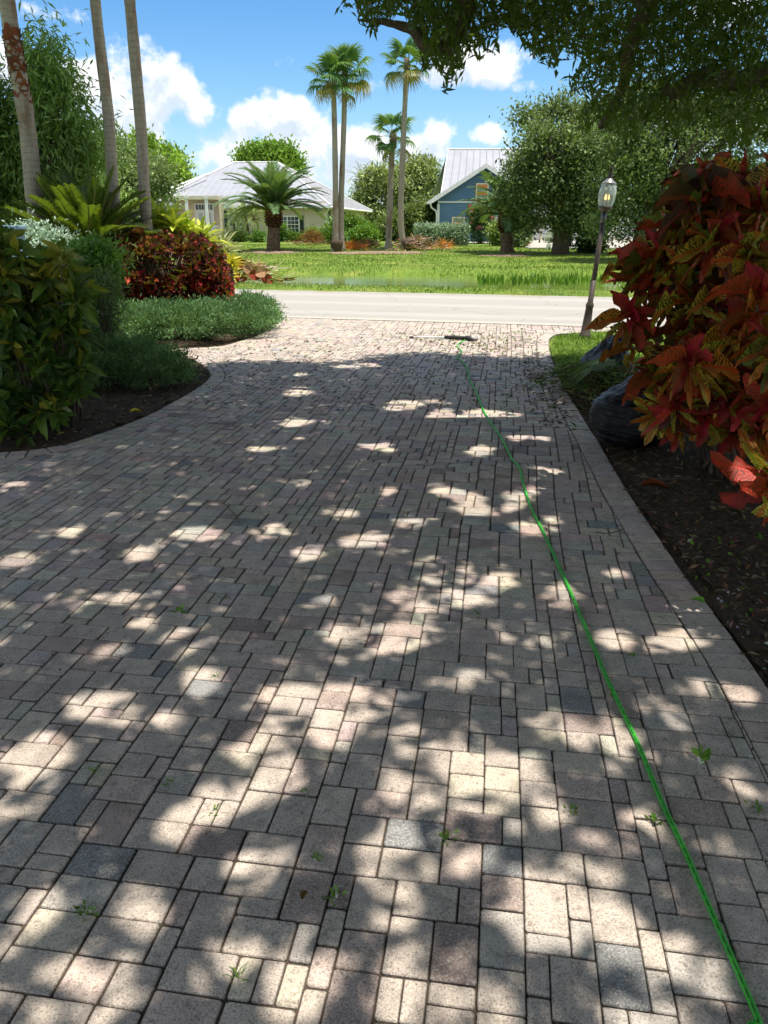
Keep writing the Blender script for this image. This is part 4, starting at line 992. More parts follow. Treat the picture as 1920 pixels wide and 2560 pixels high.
for k, (c, a) in enumerate(zip(cen, axs)):
    if k % 2: continue
    f = rb + Vector((RD.uniform(-.35, .45), RD.uniform(-.2, .6), 0)); mid = f.lerp(Vector(c), .55) + Vector((0, .12, .12))
    m.tube([f, mid, Vector(c) - Vector(a).normalized() * .1, Vector(c)], [.014, .011, .007, .005], 6, col=C(70, 60, 50))
m.build('stems', M_BARK, root, True, kind='stuff')
# dark yellow green croton hedge on the left
hullL = [(0, 600), (60, 625), (130, 625), (180, 660), (218, 710), (210, 770), (212, 860), (200, 950), (165, 1010), (110, 1060), (60, 1090), (0, 1120), (-150, 1130), (-150, 600)]
CPL = [C(62, 98, 40), C(84, 118, 42), C(50, 82, 38), C(128, 132, 38), C(156, 146, 44), C(98, 130, 46), C(44, 70, 34), C(170, 156, 50)]; CPL = [(c[0], c[1], c[2], .35) for c in CPL]
cen, axs = [], []
while len(cen) < 230:
    u = RD.uniform(-150, 222); v = RD.uniform(600, 1110)
    if in_poly([u], [v], hullL)[0]:
        p = P(u, v, RD.uniform(5.7, 7.2) if RD.random() < .7 else RD.uniform(5.6, 6.1))
        if p.z > .05: cen.append(p); axs.append(Vector((RD.uniform(-.3, .9), RD.uniform(-1, .2), RD.uniform(.2, 1.1))))
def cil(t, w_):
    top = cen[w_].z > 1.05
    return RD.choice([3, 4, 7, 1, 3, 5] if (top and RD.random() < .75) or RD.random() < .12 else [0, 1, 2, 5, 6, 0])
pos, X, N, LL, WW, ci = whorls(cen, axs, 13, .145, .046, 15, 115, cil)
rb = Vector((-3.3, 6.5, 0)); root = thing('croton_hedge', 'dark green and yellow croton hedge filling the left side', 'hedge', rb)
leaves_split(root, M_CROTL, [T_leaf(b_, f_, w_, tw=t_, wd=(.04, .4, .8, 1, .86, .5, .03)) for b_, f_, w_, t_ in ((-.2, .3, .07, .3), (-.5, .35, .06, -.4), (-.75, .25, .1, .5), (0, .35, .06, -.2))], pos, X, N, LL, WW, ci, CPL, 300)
m = MB()
for c in cen[::2]: f = Vector((rb.x + (c.x - rb.x) * .75 + RD.uniform(-.1, .1), rb.y + (c.y - rb.y) * .5 + .15, 0)); m.tube([f, f.lerp(c, .5) + Vector((0, 0, .06)), c], [.009, .007, .004], 5)
m.build('stems', M_BARK, root, True, kind='stuff')
# round red croton
cen, axs = [], []; E_ = [((P(412, 672, 12.7)), (.98, .75, .58)), (P(330, 720, 12.6), (.4, .4, .3)), (P(505, 725, 12.7), (.5, .5, .42)), (P(420, 765, 12.7), (.8, .6, .34))]
for k in range(520):
    c, r = E_[RD.choices(range(4), [6, 1.3, 1.9, 2.4])[0]]; d = Vector((RD.gauss(0, 1), RD.gauss(0, 1), RD.gauss(0, 1))).normalized(); q = RD.uniform(.7, 1.0)
    p = c + Vector((d.x * r[0], d.y * r[1], d.z * r[2])) * q
    if p.z > .14: cen.append(p); axs.append(Vector((d.x * .6, d.y * .6, abs(d.z) * .5 + .7)))
CPR = [C(104, 26, 36), C(66, 20, 30), C(44, 18, 24), C(176, 44, 46), C(206, 90, 56), C(214, 138, 72), C(138, 30, 44), C(200, 190, 120)]; CPR = [(c[0], c[1], c[2], .1) for c in CPR]
def cirr(t, w_):
    z = cen[w_].z; x = cen[w_].x
    hot = (z < .95 and RD.random() < .6) or (z > 1.15 and RD.random() < .35)
    return RD.choice([3, 6, 3, 4, 0]) if hot and z < .95 else (RD.choice([4, 5, 3, 0, 7, 6]) if hot else RD.choice([0, 1, 2, 1, 2, 1, 0, 6]))
pos, X, N, LL, WW, ci = whorls(cen, axs, 11, .125, .034, 8, 85, cirr, .12)
rb = Vector((P(425, 760, 12.7).x, 12.7, 0)); root = thing('red_croton', 'rounded red and maroon croton shrub in front of the yellow strap plants', 'shrub', rb)
leaves_split(root, M_CROT, CT, pos, X, N, LL, WW, ci, CPR, 300)
m = MB()
for c in cen[::2]: f = rb + Vector((RD.uniform(-.35, .35), RD.uniform(-.3, .3), 0)); m.tube([f, f.lerp(c, .5) + Vector((0, 0, .08)), c], [.018, .012, .005], 5)
m.build('stems', M_BARK, root, True, kind='stuff')
# strap leaved yellow green plants
def strap(label, specs, Y, c1, c2, L, Wd, nm='strap_leaved_plant', n=26, mat=None, T=None):
    b = P(*specs[0][:2], Y); root = thing(nm, label, 'plant', (b.x, Y, 0)); cs = [P(u, v, Y + RD.uniform(-.3, .3)) for u, v in specs]
    pos, X, N, LL, WW, ci = whorls(cs, [(RD.uniform(-.2, .2), RD.uniform(-.2, .2), 1) for _ in cs], n, L, Wd, 8, 80, lambda t, w_: RD.randrange(4), .05)
    pal = [c1, c2, tuple((a + b_) / 2 for a, b_ in zip(c1, c2)), vcol(c2, 1.15)]
    leaves_split(root, mat or M_LEAF, [T_leaf(b_, .2, .03, wd=(.3, .6, .8, 1, .9, .6, .03)) for b_ in (-.15, -.4, -.7)], pos, X, N, LL, WW, ci, pal, min(len(pos), 120))
    m = MB()
    for c in cs: m.tube([(c.x, c.y, 0), tuple(c)], .03, 6)
    m.build('stems', M_BARK, root, kind='stuff')
strap('lime yellow strap leaved plants behind the red croton', [(405, 590), (370, 585), (440, 575), (470, 600), (505, 605), (420, 610), (390, 560), (450, 600)], 14.0, C(140, 164, 40), C(196, 200, 78), .42, .075)
strap('pale streaked strap plants at the right shoulder of the red croton', [(530, 630), (552, 640), (515, 620), (560, 628)], 14.3, C(130, 140, 90), C(196, 196, 150), .36, .04)
strap('small yellow strap plant between the red croton and the brush pile', [(568, 668), (578, 660), (560, 680), (572, 690)], 13.9, C(170, 160, 30), C(214, 200, 66), .22, .032)

# ------------------------------------------------------------------ the big tree that shades the driveway
patch_px = [(480, 766, 110, 10), (640, 845, 45, 8), (770, 790, 50, 4), (640, 912, 50, 7), (950, 895, 80, 18), (1080, 895, 60, 16), (1140, 950, 45, 7), (880, 872, 60, 6), (810, 965, 40, 7), (1030, 975, 30, 8), (1180, 1022, 25, 5),
            (1050, 1085, 80, 24), (1150, 1140, 60, 12), (980, 1060, 40, 10), (440, 1155, 35, 9), (600, 1145, 28, 6), (780, 1170, 40, 10), (880, 1210, 30, 12), (650, 1195, 25, 6), (160, 1148, 25, 6), (40, 1210, 30, 8),
            (660, 1290, 35, 13), (280, 1290, 22, 9), (390, 1390, 40, 14), (830, 1375, 70, 38), (910, 1318, 34, 10), (1240, 1285, 45, 14), (1450, 1390, 45, 18), (1510, 1375, 18, 16), (1330, 1385, 25, 10), (1490, 1325, 26, 9),
            (600, 1510, 60, 26), (700, 1500, 50, 20), (430, 1470, 34, 14), (720, 1570, 50, 22), (200, 1530, 55, 12), (100, 1625, 50, 18), (1230, 1590, 70, 36), (1110, 1680, 90, 36), (1010, 1630, 50, 36), (1190, 1740, 30, 32), (1320, 1600, 40, 20),
            (480, 1720, 55, 24), (590, 1690, 25, 16), (400, 1790, 32, 18), (1010, 1830, 45, 20), (860, 2130, 60, 40), (1040, 2150, 60, 40), (1450, 2060, 46, 14), (300, 1960, 30, 15), (650, 2140, 50, 26), (1140, 1990, 36, 16), (30, 1660, 50, 20),
            (560, 1600, 40, 12), (1080, 1250, 30, 9), (1000, 1290, 26, 9), (240, 1400, 24, 8), (740, 1110, 24, 6), (900, 1130, 26, 6), (560, 965, 26, 5), (300, 1190, 24, 6), (1500, 1480, 26, 10), (1600, 1700, 26, 16), (1590, 1500, 20, 12), (1290, 1860, 26, 14), (1380, 1790, 20, 16)]
patches = []  # sun patches on the paving; gaps in the unseen crown are cut for them
sub = []
for u, v, ru, rv in patch_px:
    for _ in range(7): kk = .62 if v > 1250 else .78; sub.append((u + RD.gauss(0, .5) * ru, v + RD.gauss(0, .55) * rv, ru * RD.uniform(.22, .55) * kk, rv * RD.uniform(.25, .6) * kk))
for _ in range(60):
    v = RD.uniform(800, 2212); sub.append((RD.uniform(0, 1659), v, 5 + (v - 640) * .016 * RD.uniform(.5, 1.4), 2 + (v - 700) * .008 * RD.uniform(.5, 1.4)))
for u, v, ru, rv in sub:
    k = 1920 / 1659; c = G(u * k, v * k); ex = abs(G((u + ru) * k, v * k).x - c.x); ey = abs(G(u * k, (v - rv) * k).y - G(u * k, (v + rv) * k).y) / 2
    patches.append((c.x, c.y, ex * .92, max(ey, .04) * .95))
patches = np.array(patches)
nE = np.array([[mnoise.noise(Vector((i * .9, j * .9, 2))) for i in range(64)] for j in range(64)])
hullC = [(850, -40), (880, 62), (905, 90), (925, 66), (1010, 40), (1055, 110), (1035, 165), (1075, 190), (1095, 215), (1125, 225), (1130, 180), (1165, 175), (1190, 125), (1240, 95), (1310, 88), (1325, 150), (1365, 160), (1400, 145), (1425, 180), (1440, 230), (1440, 275), (1428, 310), (1500, 340), (1600, 330), (1700, 330), (1800, 330), (1960, 400), (1960, -40)]
tr = Vector((4.9, 6.4, 0)); root = thing('shade_tree', 'large dark leaved tree whose branches hang over the driveway from the right', 'tree', tr)
def shade_filter(p):
    """keep leaves unless they would be in view outside the crown seen in the photograph, or in a gap cut to let a sun patch fall"""
    u, v, f = projn(p); vis = (f > .2) & (v > -45) & (v < 2700) & (u > -60) & (u < 1980)
    uj = u + rng.normal(size=len(p)) * 5 + 22 * np.sin(v * .045 + 2 * np.sin(u * .03)) + 10 * np.sin(v * .13 + u * .05); vj = v + rng.normal(size=len(p)) * 5 + 24 * np.sin(u * .05 + 2 * np.sin(v * .025)) + 12 * np.sin(u * .14)
    ok = ~vis | in_poly(uj, vj, hullC)
    h = p[:, 2] / SUN.z; gx = p[:, 0] - SUN.x * h; gy = p[:, 1] - SUN.y * h
    gx = gx + rng.normal(size=len(p)) * .010; gy = gy + rng.normal(size=len(p)) * .010
    wob = .34 * np.sin(gx * 19 + 2 * np.sin(gy * 11)) + .3 * np.sin(gy * 23 + 2 * np.sin(gx * 13)) + .2 * np.sin(gx * 47 + gy * 31)
    for cx_, cy_, rx, ry in patches:
        q = ((gx - cx_) / (rx + .025)) ** 2 + ((gy - cy_) / (ry + .025)) ** 2; ok &= q > 1.05 + wob
    return ok, gx, gy
cl = []
n = 28000
gx = rng.uniform(-5.5, 6.5, n); gy = rng.uniform(-3.0, 10.1, n); h = 4.4 + 2.6 * rng.random(n) ** 1.3 + .18 * np.maximum(0, gy - 6)
edge = 9.35 + .35 * np.sin(gx * 1.3 + 1) + .25 * np.sin(gx * 3.1) + (gx > 1.2) * .4
k = (gy < edge); gxe = rng.uniform(1.2, 4.6, 5000); gye = rng.uniform(1.5, 6.6, 5000); he = rng.uniform(3.6, 6.0, 5000); cl.append(np.stack([gxe + SUN.x / SUN.z * he, gye + SUN.y / SUN.z * he, he], 1)); cl.append(np.stack([gx + SUN.x / SUN.z * h, gy + SUN.y / SUN.z * h, h], 1)[k])  # extra unseen clusters added above the croton to shade it
vis_c = []
while len(vis_c) < 1500:
    u = RD.uniform(840, 1960); v = RD.uniform(-60, 400)
    if in_poly([u], [v], hullC)[0]:
        if mnoise.noise(Vector((u * .016, v * .016, 4))) < -.22 and RD.random() < .85: continue
        Y = RD.uniform(5.2, 7.4) if u < 1380 else RD.uniform(5.5, 9.2)
        vis_c.append(tuple(P(u, v, Y)))
cl.append(np.array(vis_c)); cl = np.concatenate(cl); n = len(cl); per = 14
pos = (cl[:, None, :] + rng.normal(size=(n, per, 3)) * np.array([.13, .13, .10])).reshape(-1, 3)
sh = rng.normal(size=(n, 1, 3)); X = (sh * .5 + rng.normal(size=(n, per, 3)) * .6 + np.array([0, 0, -.55])).reshape(-1, 3)
N = (rng.normal(size=(n, per, 3)) * .8 + np.array([0, 0, .9])).reshape(-1, 3); L_ = rng.uniform(.065, .12, n * per)
u_, v_, f_ = projn(pos); hid = (v_ < -60) | (f_ < .2) | (u_ > 2000) | (u_ < -80); L_ = np.where(hid, L_ * 1.5, L_ * .85)  # leaves out of view enlarged so the crown shades more densely
ok, a_, b_ = shade_filter(pos)
ok2, _, _ = shade_filter(pos + unit(X) * L_[:, None] * .9); ok &= ok2
col = leafcols(n, per, C(46, 70, 30), C(96, 124, 52), .4)
col[~hid, :3] *= .68; col[hid, :3] *= 1.35  # seen leaves darkened as if backlit, unseen ones lightened to brighten the shade
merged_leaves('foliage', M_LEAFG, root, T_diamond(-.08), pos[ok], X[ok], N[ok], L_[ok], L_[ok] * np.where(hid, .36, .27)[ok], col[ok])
tb = MB(); tb.tube([tr + Vector((0, 0, -.1)), tr + Vector((.05, 0, .9)), tr + Vector((-.15, .1, 2.0)), tr + Vector((-.3, -.1, 3.0))], [.30, .22, .20, .19], 14); tb.build('trunk', M_BARK, root, True)
def limb(pts, r0, r1):
    m = MB(); q = smooth_line([Vector(p) for p in pts], 6); m.tube(q, [r * RD.uniform(.92, 1.08) for r in np.linspace(r0, r1, len(q))], 9); m.build('limb', M_BARK, root, True)
limb([tr + Vector((-.2, 0, 2.4)), P(1960, 190, 6.4), P(1850, 205, 6.4), P(1760, 190, 6.3), P(1690, 232, 6.2), P(1660, 218, 6.2)], .10, .035)
limb([tr + Vector((-.3, 0, 3.0)), P(1640, -120, 6.6), P(1620, 10, 6.4), P(1580, 110, 6.5), P(1555, 220, 6.6), P(1500, 320, 6.8)], .11, .02)
limb([tr + Vector((-.3, 0, 3.0)), P(1400, -320, 6.0), P(1190, -90, 6.0), P(1155, 30, 5.9), P(1135, 85, 5.9), P(1110, 118, 5.9), P(1060, 110, 5.9), P(1030, 75, 5.9), P(960, 55, 5.9), P(900, 50, 5.9)], .12, .008)
for q in ((-3.5, 4.0, 6.2), (-1.2, .5, 6.4), (1.0, 7.2, 5.8), (-2.2, 7.5, 6.3), (2.6, 1.2, 6.0), (0.3, 3.6, 6.6), (5.6, 9.0, 5.6), (5.8, 3.0, 5.8)):
    limb([tr + Vector((-.25, 0, 2.9)), tr.lerp(Vector(q), .4) + Vector((0, 0, 3.0)), q], .13, .025)
tw = MB()
for i in rng.choice(n, 260, replace=False):
    c = Vector(cl[i]); d = (tr + Vector((0, 0, 5.0)) - c).normalized(); p2 = c + d * .9 + Vector((0, 0, .1))
    o_, _, _ = shade_filter(np.array([tuple(c), tuple(p2)]))
    if o_.all(): tw.tube([tuple(c), tuple(c.lerp(p2, .5) + Vector((0, 0, .05))), tuple(p2)], [.003, .006, .009], 4)
tw.build('twigs', M_BARK, root, kind='stuff')
# ------------------------------------------------------------------ houses across the road
M_SIDET = plain('tan siding', C(208, 192, 170), .7, .2, 0, .05, 1.5)
M_SIDEB = plain('blue siding', C(94, 128, 152), .65, .25, 0, .10, 1.5)
M_ROOFM = plain('silver metal roof', C(160, 160, 162), .5, .35, .1, .07, .8)
M_SHUT = plain('dark green shutter paint', C(30, 50, 52), .6)
M_PANEL = plain('orange storm panel', C(222, 140, 74), .6, .3, 0, .10, 3)
M_PANELG = plain('green storm panel', C(134, 160, 126), .6)
M_CREAM = plain('cream trim', C(222, 208, 176), .6)
M_BRICK = plain('red brick', C(168, 92, 66), .85, .2, 0, .3, 9)
def lap_wall(name, A, B, z0, z1, mat, root, board=.115, individual=False, out=.022):
    """lap siding between ground points A and B, seen from the side that lies to the right of A->B"""
    A, B = Vector(A), Vector(B); d = (B - A).normalized(); n = Vector((d.y, -d.x, 0)); k = int(math.ceil((z1 - z0) / board)); m = MB()
    for i in range(k):
        a, b = z0 + i * board, min(z0 + (i + 1) * board, z1); lo = n * out; s = m if not individual else MB()
        vs = [A + Vector((0, 0, a)) + lo, B + Vector((0, 0, a)) + lo, B + Vector((0, 0, b)) + n * .003, A + Vector((0, 0, b)) + n * .003, A + Vector((0, 0, a)) - n * .03, B + Vector((0, 0, a)) - n * .03]
        s.add(vs, [(0, 1, 2, 3), (4, 5, 1, 0)])
        if individual: s.build('siding_board', mat, root)
    if not individual: m.build(name, mat, root)
def core(root, foot, z0, z1, mat, name='wall'):
    m = MB(); k = len(foot); m.add([(x, y, z0) for x, y in foot] + [(x, y, z1) for x, y in foot], [tuple(range(k)), tuple(range(k, 2 * k))] + [(i, (i + 1) % k, (i + 1) % k + k, i + k) for i in range(k)])
    return m.build(name, mat, root)
def window(root, x0, x1, z0, z1, y, cols, rows, trim=M_WHITE, mid=True, fw=.09, glass=None):
    """a framed window in a wall that faces the camera at depth y"""
    f = MB(); yc = y - .04; w_, h_ = x1 - x0, z1 - z0; cx_, cz = (x0 + x1) / 2, (z0 + z1) / 2
    f.box((cx_, yc, z1 - fw / 2), (w_, .10, fw)); f.box((cx_, yc, z0 + fw / 2), (w_ + .08, .14, fw))
    f.box((x0 + fw / 2, yc, cz), (fw, .098, h_ - 2 * fw)); f.box((x1 - fw / 2, yc, cz), (fw, .098, h_ - 2 * fw))
    fo = f.build('window', trim, root, loc=(cx_, y, z0))
    g = MB(); g.box((cx_, y - .025, cz), (w_ - 2 * fw, .02, h_ - 2 * fw)); g.build('pane', glass or M_GLASS, fo)
    m = MB(); iw, ih = w_ - 2 * fw, h_ - 2 * fw
    for i in range(1, cols): m.box((x0 + fw + iw * i / cols, y - .05, cz), (.028 if i != cols // 2 or not mid else .09, .03, ih))
    for j in range(1, rows): m.box((cx_, y - .052, z0 + fw + ih * j / rows), (iw, .03, .028 if j != rows // 2 else .05))
    if cols > 1 or rows > 1: m.build('muntins', trim, fo, kind='stuff')
    return fo
X_ = lambda u, Y: P(u, 600, Y).x
Z_ = lambda v, Y: P(960, v, Y).z
Yw, Yb = 59.6, 62.5
gz = .15
root = thing('pale_house', 'pale beige single storey house with white metal hip roof and columned porch', 'house', (X_(680, Yw), Yw, gz))
xl, xr = X_(556, Yw), X_(813, Yw); Yk = 88.0; xk = X_(911, Yk)
core(root, [(xl, Yw), (xr, Yw), (xk, Yk), (X_(400, Yw), Yk), (X_(400, Yw), Yb), (xl, Yb)], gz - .3, 2.85, M_SIDET)
lap_wall('siding', (xl, Yw - .01, 0), (xr, Yw - .01, 0), gz, 2.72, M_SIDET, root)
lap_wall('siding', (X_(380, Yb), Yb - .01, 0), (xl, Yb - .01, 0), .4, 3.5, M_SIDET, root)
lap_wall('siding', (xr + .01, Yw, 0), (xk + .01, Yk, 0), gz, 2.72, M_SIDET, root)
lap_wall('siding', (X_(350, 60.6), 60.6, 0), (X_(433, 60.6), 60.6, 0), gz, 2.75, M_SIDET, root)
core(root, [(X_(350, 60.62), 60.62), (X_(433, 60.62), 60.62), (X_(433, 60.62), 64), (X_(350, 60.6), 64)], gz - .2, 2.8, M_SIDET)
m = MB()
m.box((xr, Yw - .02, (gz + 2.72) / 2), (.14, .12, 2.72 - gz)); m.build('corner_board', M_CREAM, root)
m = MB(); m.box((xl, Yw - .02, (gz + 3.0) / 2), (.14, .12, 3.0 - gz)); m.build('corner_board', M_CREAM, root)
window(root, X_(690, Yw), X_(751, Yw), Z_(583, Yw), Z_(539, Yw), Yw - .03, 6, 4)
window(root, X_(574, Yw), X_(612, Yw), Z_(568, Yw), Z_(525, Yw), Yw - .03, 2, 2)
for u0, u1, v0, v1 in ((751.5, 761, 583, 539), (565, 573.5, 568, 524)):
    x0, x1, z0, z1 = X_(u0, Yw), X_(u1, Yw), Z_(v0, Yw), Z_(v1, Yw); m = MB(); m.box(((x0 + x1) / 2, Yw - .08, (z0 + z1) / 2), (x1 - x0, .05, z1 - z0))
    for k in range(18): m.box(((x0 + x1) / 2, Yw - .112, z0 + .06 + (z1 - z0 - .12) * k / 17), ((x1 - x0) - .08, .02, .03), M=Matrix.Rotation(.5, 3, 'X'))
    m.build('shutter', M_SHUT, root)
# small windows along the side wall
sd = Vector((xk - xr, Yk - Yw, 0)); sn = sd.normalized()
for t, wz in ((.07, .5), (.40, .35), (.52, .35), (.62, .35)):
    p = Vector((xr, Yw, 0)) + sd * t; m = MB(); Mz = Matrix.Rotation(math.atan2(sn.y, sn.x), 3, 'Z')
    m.box(p + Vector((.02, 0, 1.75)), (wz * 2.6, .09, 1.15), M=Mz); wo_ = m.build('window', M_WHITE, root)
    m = MB(); m.box(p + Vector((.05, 0, 1.75)), (wz * 2.3, .09, .98), M=Mz); m.build('pane', M_GLASS, wo_)
# door with transom
x0, x1 = X_(493, Yb), X_(541, Yb); zt0, zt1, zd0 = Z_(526, Yb), Z_(508, Yb), .45
f = MB(); f.box(((x0 + x1) / 2, Yb - .05, zt1 - .05), (x1 - x0, .12, .10)); f.box(((x0 + x1) / 2, Yb - .05, zt0), (x1 - x0 - .002, .118, .10))
for x in (x0 + .05, x1 - .05): f.box((x, Yb - .05, (zd0 + zt1) / 2 - .05), (.10, .116, zt1 - zd0 - .1))
fd = f.build('door_frame', M_WHITE, root)
m = MB(); m.box(((x0 + x1) / 2, Yb - .03, (zt0 + zt1) / 2), (x1 - x0 - .2, .02, zt1 - zt0 - .1)); m.build('transom', M_GLASS, fd)
m = MB()
for k in range(1, 6): m.box((x0 + .1 + (x1 - x0 - .2) * k / 6, Yb - .05, (zt0 + zt1) / 2), (.04, .03, zt1 - zt0 - .12))
m.build('muntins', M_WHITE, fd)
for a, b in ((x0 + .11, (x0 + x1) / 2 - .01), ((x0 + x1) / 2 + .01, x1 - .11)):
    m = MB(); m.box(((a + b) / 2, Yb - .04, (zd0 + zt0) / 2 - .03), (b - a, .05, zt0 - zd0 - .06)); do = m.build('door', M_WHITE, root)
    m = MB(); m.box(((a + b) / 2, Yb - .08, (zd0 + zt0) / 2), ((b - a) * .46, .03, (zt0 - zd0) * .78)); m.build('pane', plain('frosted glass', C(168, 182, 178), .3), do)
    m = MB(); m.box((x0 / 2 + x1 / 2 + (.08 if a > (x0 + x1) / 2 - .3 else -.08), Yb - .10, 1.3), (.05, .06, .2)); m.build('handle', M_DARK, do)
# porch floor, steps, columns, railing
Yp = 60.1
m = MB(); m.box(((X_(400, Yp) + xl) / 2, (Yp + Yb) / 2 - .2, .30), (xl - X_(400, Yp) + .3, Yb - Yp + .5, .28)); m.build('porch_floor', M_CONC, root)
brick_m = MB(); brick_m.box((0, 0, 0), (.21, .1, .065)); bme = mesh_from(brick_m, 'brick', M_BRICK)
for r_ in range(6):
    for k in range(5): link('brick', bme, root, (X_(553, 59.5) + .11 + k * .222 + (r_ % 2) * .1 - .04, 59.5, gz - .14 + r_ * .075))
zc = Z_(492, Yp)
for u in (428, 474, 523):
    x = X_(u, Yp); m = MB(); m.box((x, Yp, (zc + .44) / 2), (.20, .20, zc - .44)); co = m.build('column', M_WHITE, root)
    m = MB(); m.box((x, Yp, .52), (.27, .27, .14)); m.box((x, Yp, zc - .06), (.27, .27, .12)); m.build('trim', M_WHITE, co)
zr0, zr1 = Z_(587, Yp), Z_(565.5, Yp)
ra = thing('x', None, None, (0, 0, 0)); bpy.data.objects.remove(ra)
xa, xb = X_(528, Yp), X_(590, Yp); m = MB(); m.box(((xa + xb) / 2, Yp, zr1), (xb - xa, .08, .06)); m.box(((xa + xb) / 2, Yp, zr0), (xb - xa, .06, .05)); rl = m.build('railing', M_WHITE, root)
bal = mesh_from(MB().box((0, 0, 0), (.042, .035, zr1 - zr0 - .05)), 'baluster', M_WHITE)
for k in range(17): link('baluster', bal, rl, (xa + (xb - xa) * (k + .7) / 17.4, Yp, (zr0 + zr1) / 2))
m = MB(); m.box((X_(568, Yp), Yp - .03, (zr1 + .3) / 2 + .1), (.16, .16, zr1 - .2)); m.build('newel_post', M_WHITE, root)
# frieze of short slats under the porch eave
sl_ = mesh_from(MB().box((0, 0, 0), (.06, .04, .16)), 'frieze_slat', M_CREAM)
for k in range(42): link('frieze_slat', sl_, root, (X_(430, Yp) + (X_(560, Yp) - X_(430, Yp)) * k / 41, Yp - .02, Z_(494.5, Yp)))
m = MB(); m.box(((X_(425, Yp) + X_(562, Yp)) / 2, Yp - .01, Z_(497.8, Yp)), (X_(562, Yp) - X_(425, Yp), .06, .05)); m.box(((X_(422, Yp) + X_(562, Yp)) / 2, Yp - .01, Z_(490.5, Yp)), (X_(562, Yp) - X_(422, Yp), .07, .06)); m.build('frieze_rails', M_CREAM, root)
# roof
R0, R1 = P(584, 407, 72), P(693, 407, 72); E_fr = P(826, 514, 59.0); E_br = P(930, 527, 89.0); zE = E_fr.z
def plane_at(v):                        # where the front roof plane is seen at pixel row v
    for k in range(1300):
        Y = 59 + k * .01; zp = zE + (R0.z - zE) * (Y - 59) / 13
        if Z_(v, Y) <= zp: return Y, zp
    return 59, zE
Yv, zv = plane_at(489.5)
E_pl = Vector((X_(423, Yv), Yv, zv)); E_pr = Vector((X_(583, Yv), Yv, zv)); E_wl = Vector((X_(566, 59), 59, zE)); BL = Vector((X_(395, 84), 84, zv))
for nm, poly in (('roof_front', [E_pl, E_pr, E_wl, E_fr, R1, R0]), ('roof_right', [E_fr, E_br, R1]), ('roof_left', [BL, E_pl, R0]), ('roof_back', [E_br, BL, R0, R1])):
    m = MB(); m.slab(poly, .10); m.build(nm.split('_')[0], M_ROOFM, root)
sm = MB()
def seam(a, b, r=.03): sm.tube([a, b], r, 4)
for k in range(1, 34):
    x = E_pl.x + k * .52
    if x > E_fr.x - .3: break
    y0, z0 = (Yv, zv) if x < E_wl.x else (59, zE)
    # clip the seam at the hips
    if x < R0.x: t = (x - E_pl.x) / (R0.x - E_pl.x); top = E_pl.lerp(R0, t)
    elif x > R1.x: t = (x - R1.x) / (E_fr.x - R1.x); top = R1.lerp(E_fr, t)
    else: top = Vector((x, 72, R0.z))
    if top.y > y0 + .3: seam((x, y0, z0 + .01), (top.x, top.y, top.z + .01), .018)
for k in range(1, 46):
    t = k / 46; e = E_fr.lerp(E_br, t); mid = (R1.y - E_fr.y) / (E_br.y - E_fr.y)
    top = E_fr.lerp(R1, t / mid) if t < mid else R1.lerp(E_br, (t - mid) / (1 - mid)); seam(e + Vector((0, 0, .01)), top + Vector((0, 0, .01)), .018)
sm.build('roof_seams', M_ROOFM, root, kind='stuff')
m = MB()
for a, b in ((E_fr, R1), (R1, E_br), (R0, R1), (E_pl, R0), (Vector((X_(438, 61.6), 61.6, Z_(476, 61.6) + .1)), Vector((X_(529, 66), 66, Z_(441, 66) + .1)))): m.tube([a + Vector((0, 0, .05)), b + Vector((0, 0, .05))], .07, 6)
m.build('ridge_caps', M_WHITE, root)
m = MB(); m.box(((E_wl.x + E_fr.x) / 2, 58.98, zE - .08), (E_fr.x - E_wl.x, .10, .17)); m.box(((E_pl.x + E_pr.x) / 2, Yv - .04, zv - .09), (E_pr.x - E_pl.x, .10, .18))
dr_ = (E_br - E_fr); m.tube([E_fr + Vector((0, 0, -.1)), E_br + Vector((0, 0, -.1))], .09, 4); m.build('gutter', M_WHITE, root)
m = MB(); m.tube([(xr + .35, 59.0, zE - .15), (xr + .28, 59.2, zE - .32), (xr + .12, 59.45, zE - .5), (xr + .1, 59.48, zE - .8), (xr + .1, 59.48, gz)], .05, 6); m.build('downspout', M_WHITE, root)
m = MB(); m.slab([(X_(330, 60), 59.7, Z_(513, 59.7)), (X_(444, 59.7), 59.7, Z_(513, 59.7)), (X_(425, 63), 63, Z_(496, 63)), (X_(330, 63), 63, Z_(496, 63))], .14); m.build('roof', M_ROOFM, root)

# blue house
Yh = 54.0
root = thing('blue_house', 'blue clapboard house with a steep white metal roof and boarded windows', 'house', (X_(1200, Yh), Yh, gz))
xa, xb, xp = X_(1094, Yh), X_(1318, Yh), X_(1205, Yh); zs, zp, zb = Z_(505, Yh), Z_(411, Yh), gz
zeave = Z_(500, Yh)
def slope_z(x): return zp - abs(x - xp) / (xp - X_(1072, Yh)) * (zp - Z_(502, Yh)) - .12
core(root, [(xa, Yh), (xb, Yh), (xb, Yh + 6), (xa, Yh + 6)], zb - .3, zs, M_SIDEB)
lap_wall('s', (xa, Yh - .01, 0), (xb, Yh - .01, 0), zb, zs - .05, M_SIDEB, root, .185, True, .03)
m = MB(); m.slab([(xa, Yh, zs), (xb, Yh, zs), (xb, Yh, slope_z(xb)), (xp, Yh, slope_z(xp)), (xa, Yh, slope_z(xa))], .1); m.build('gable', M_SIDEB, root)
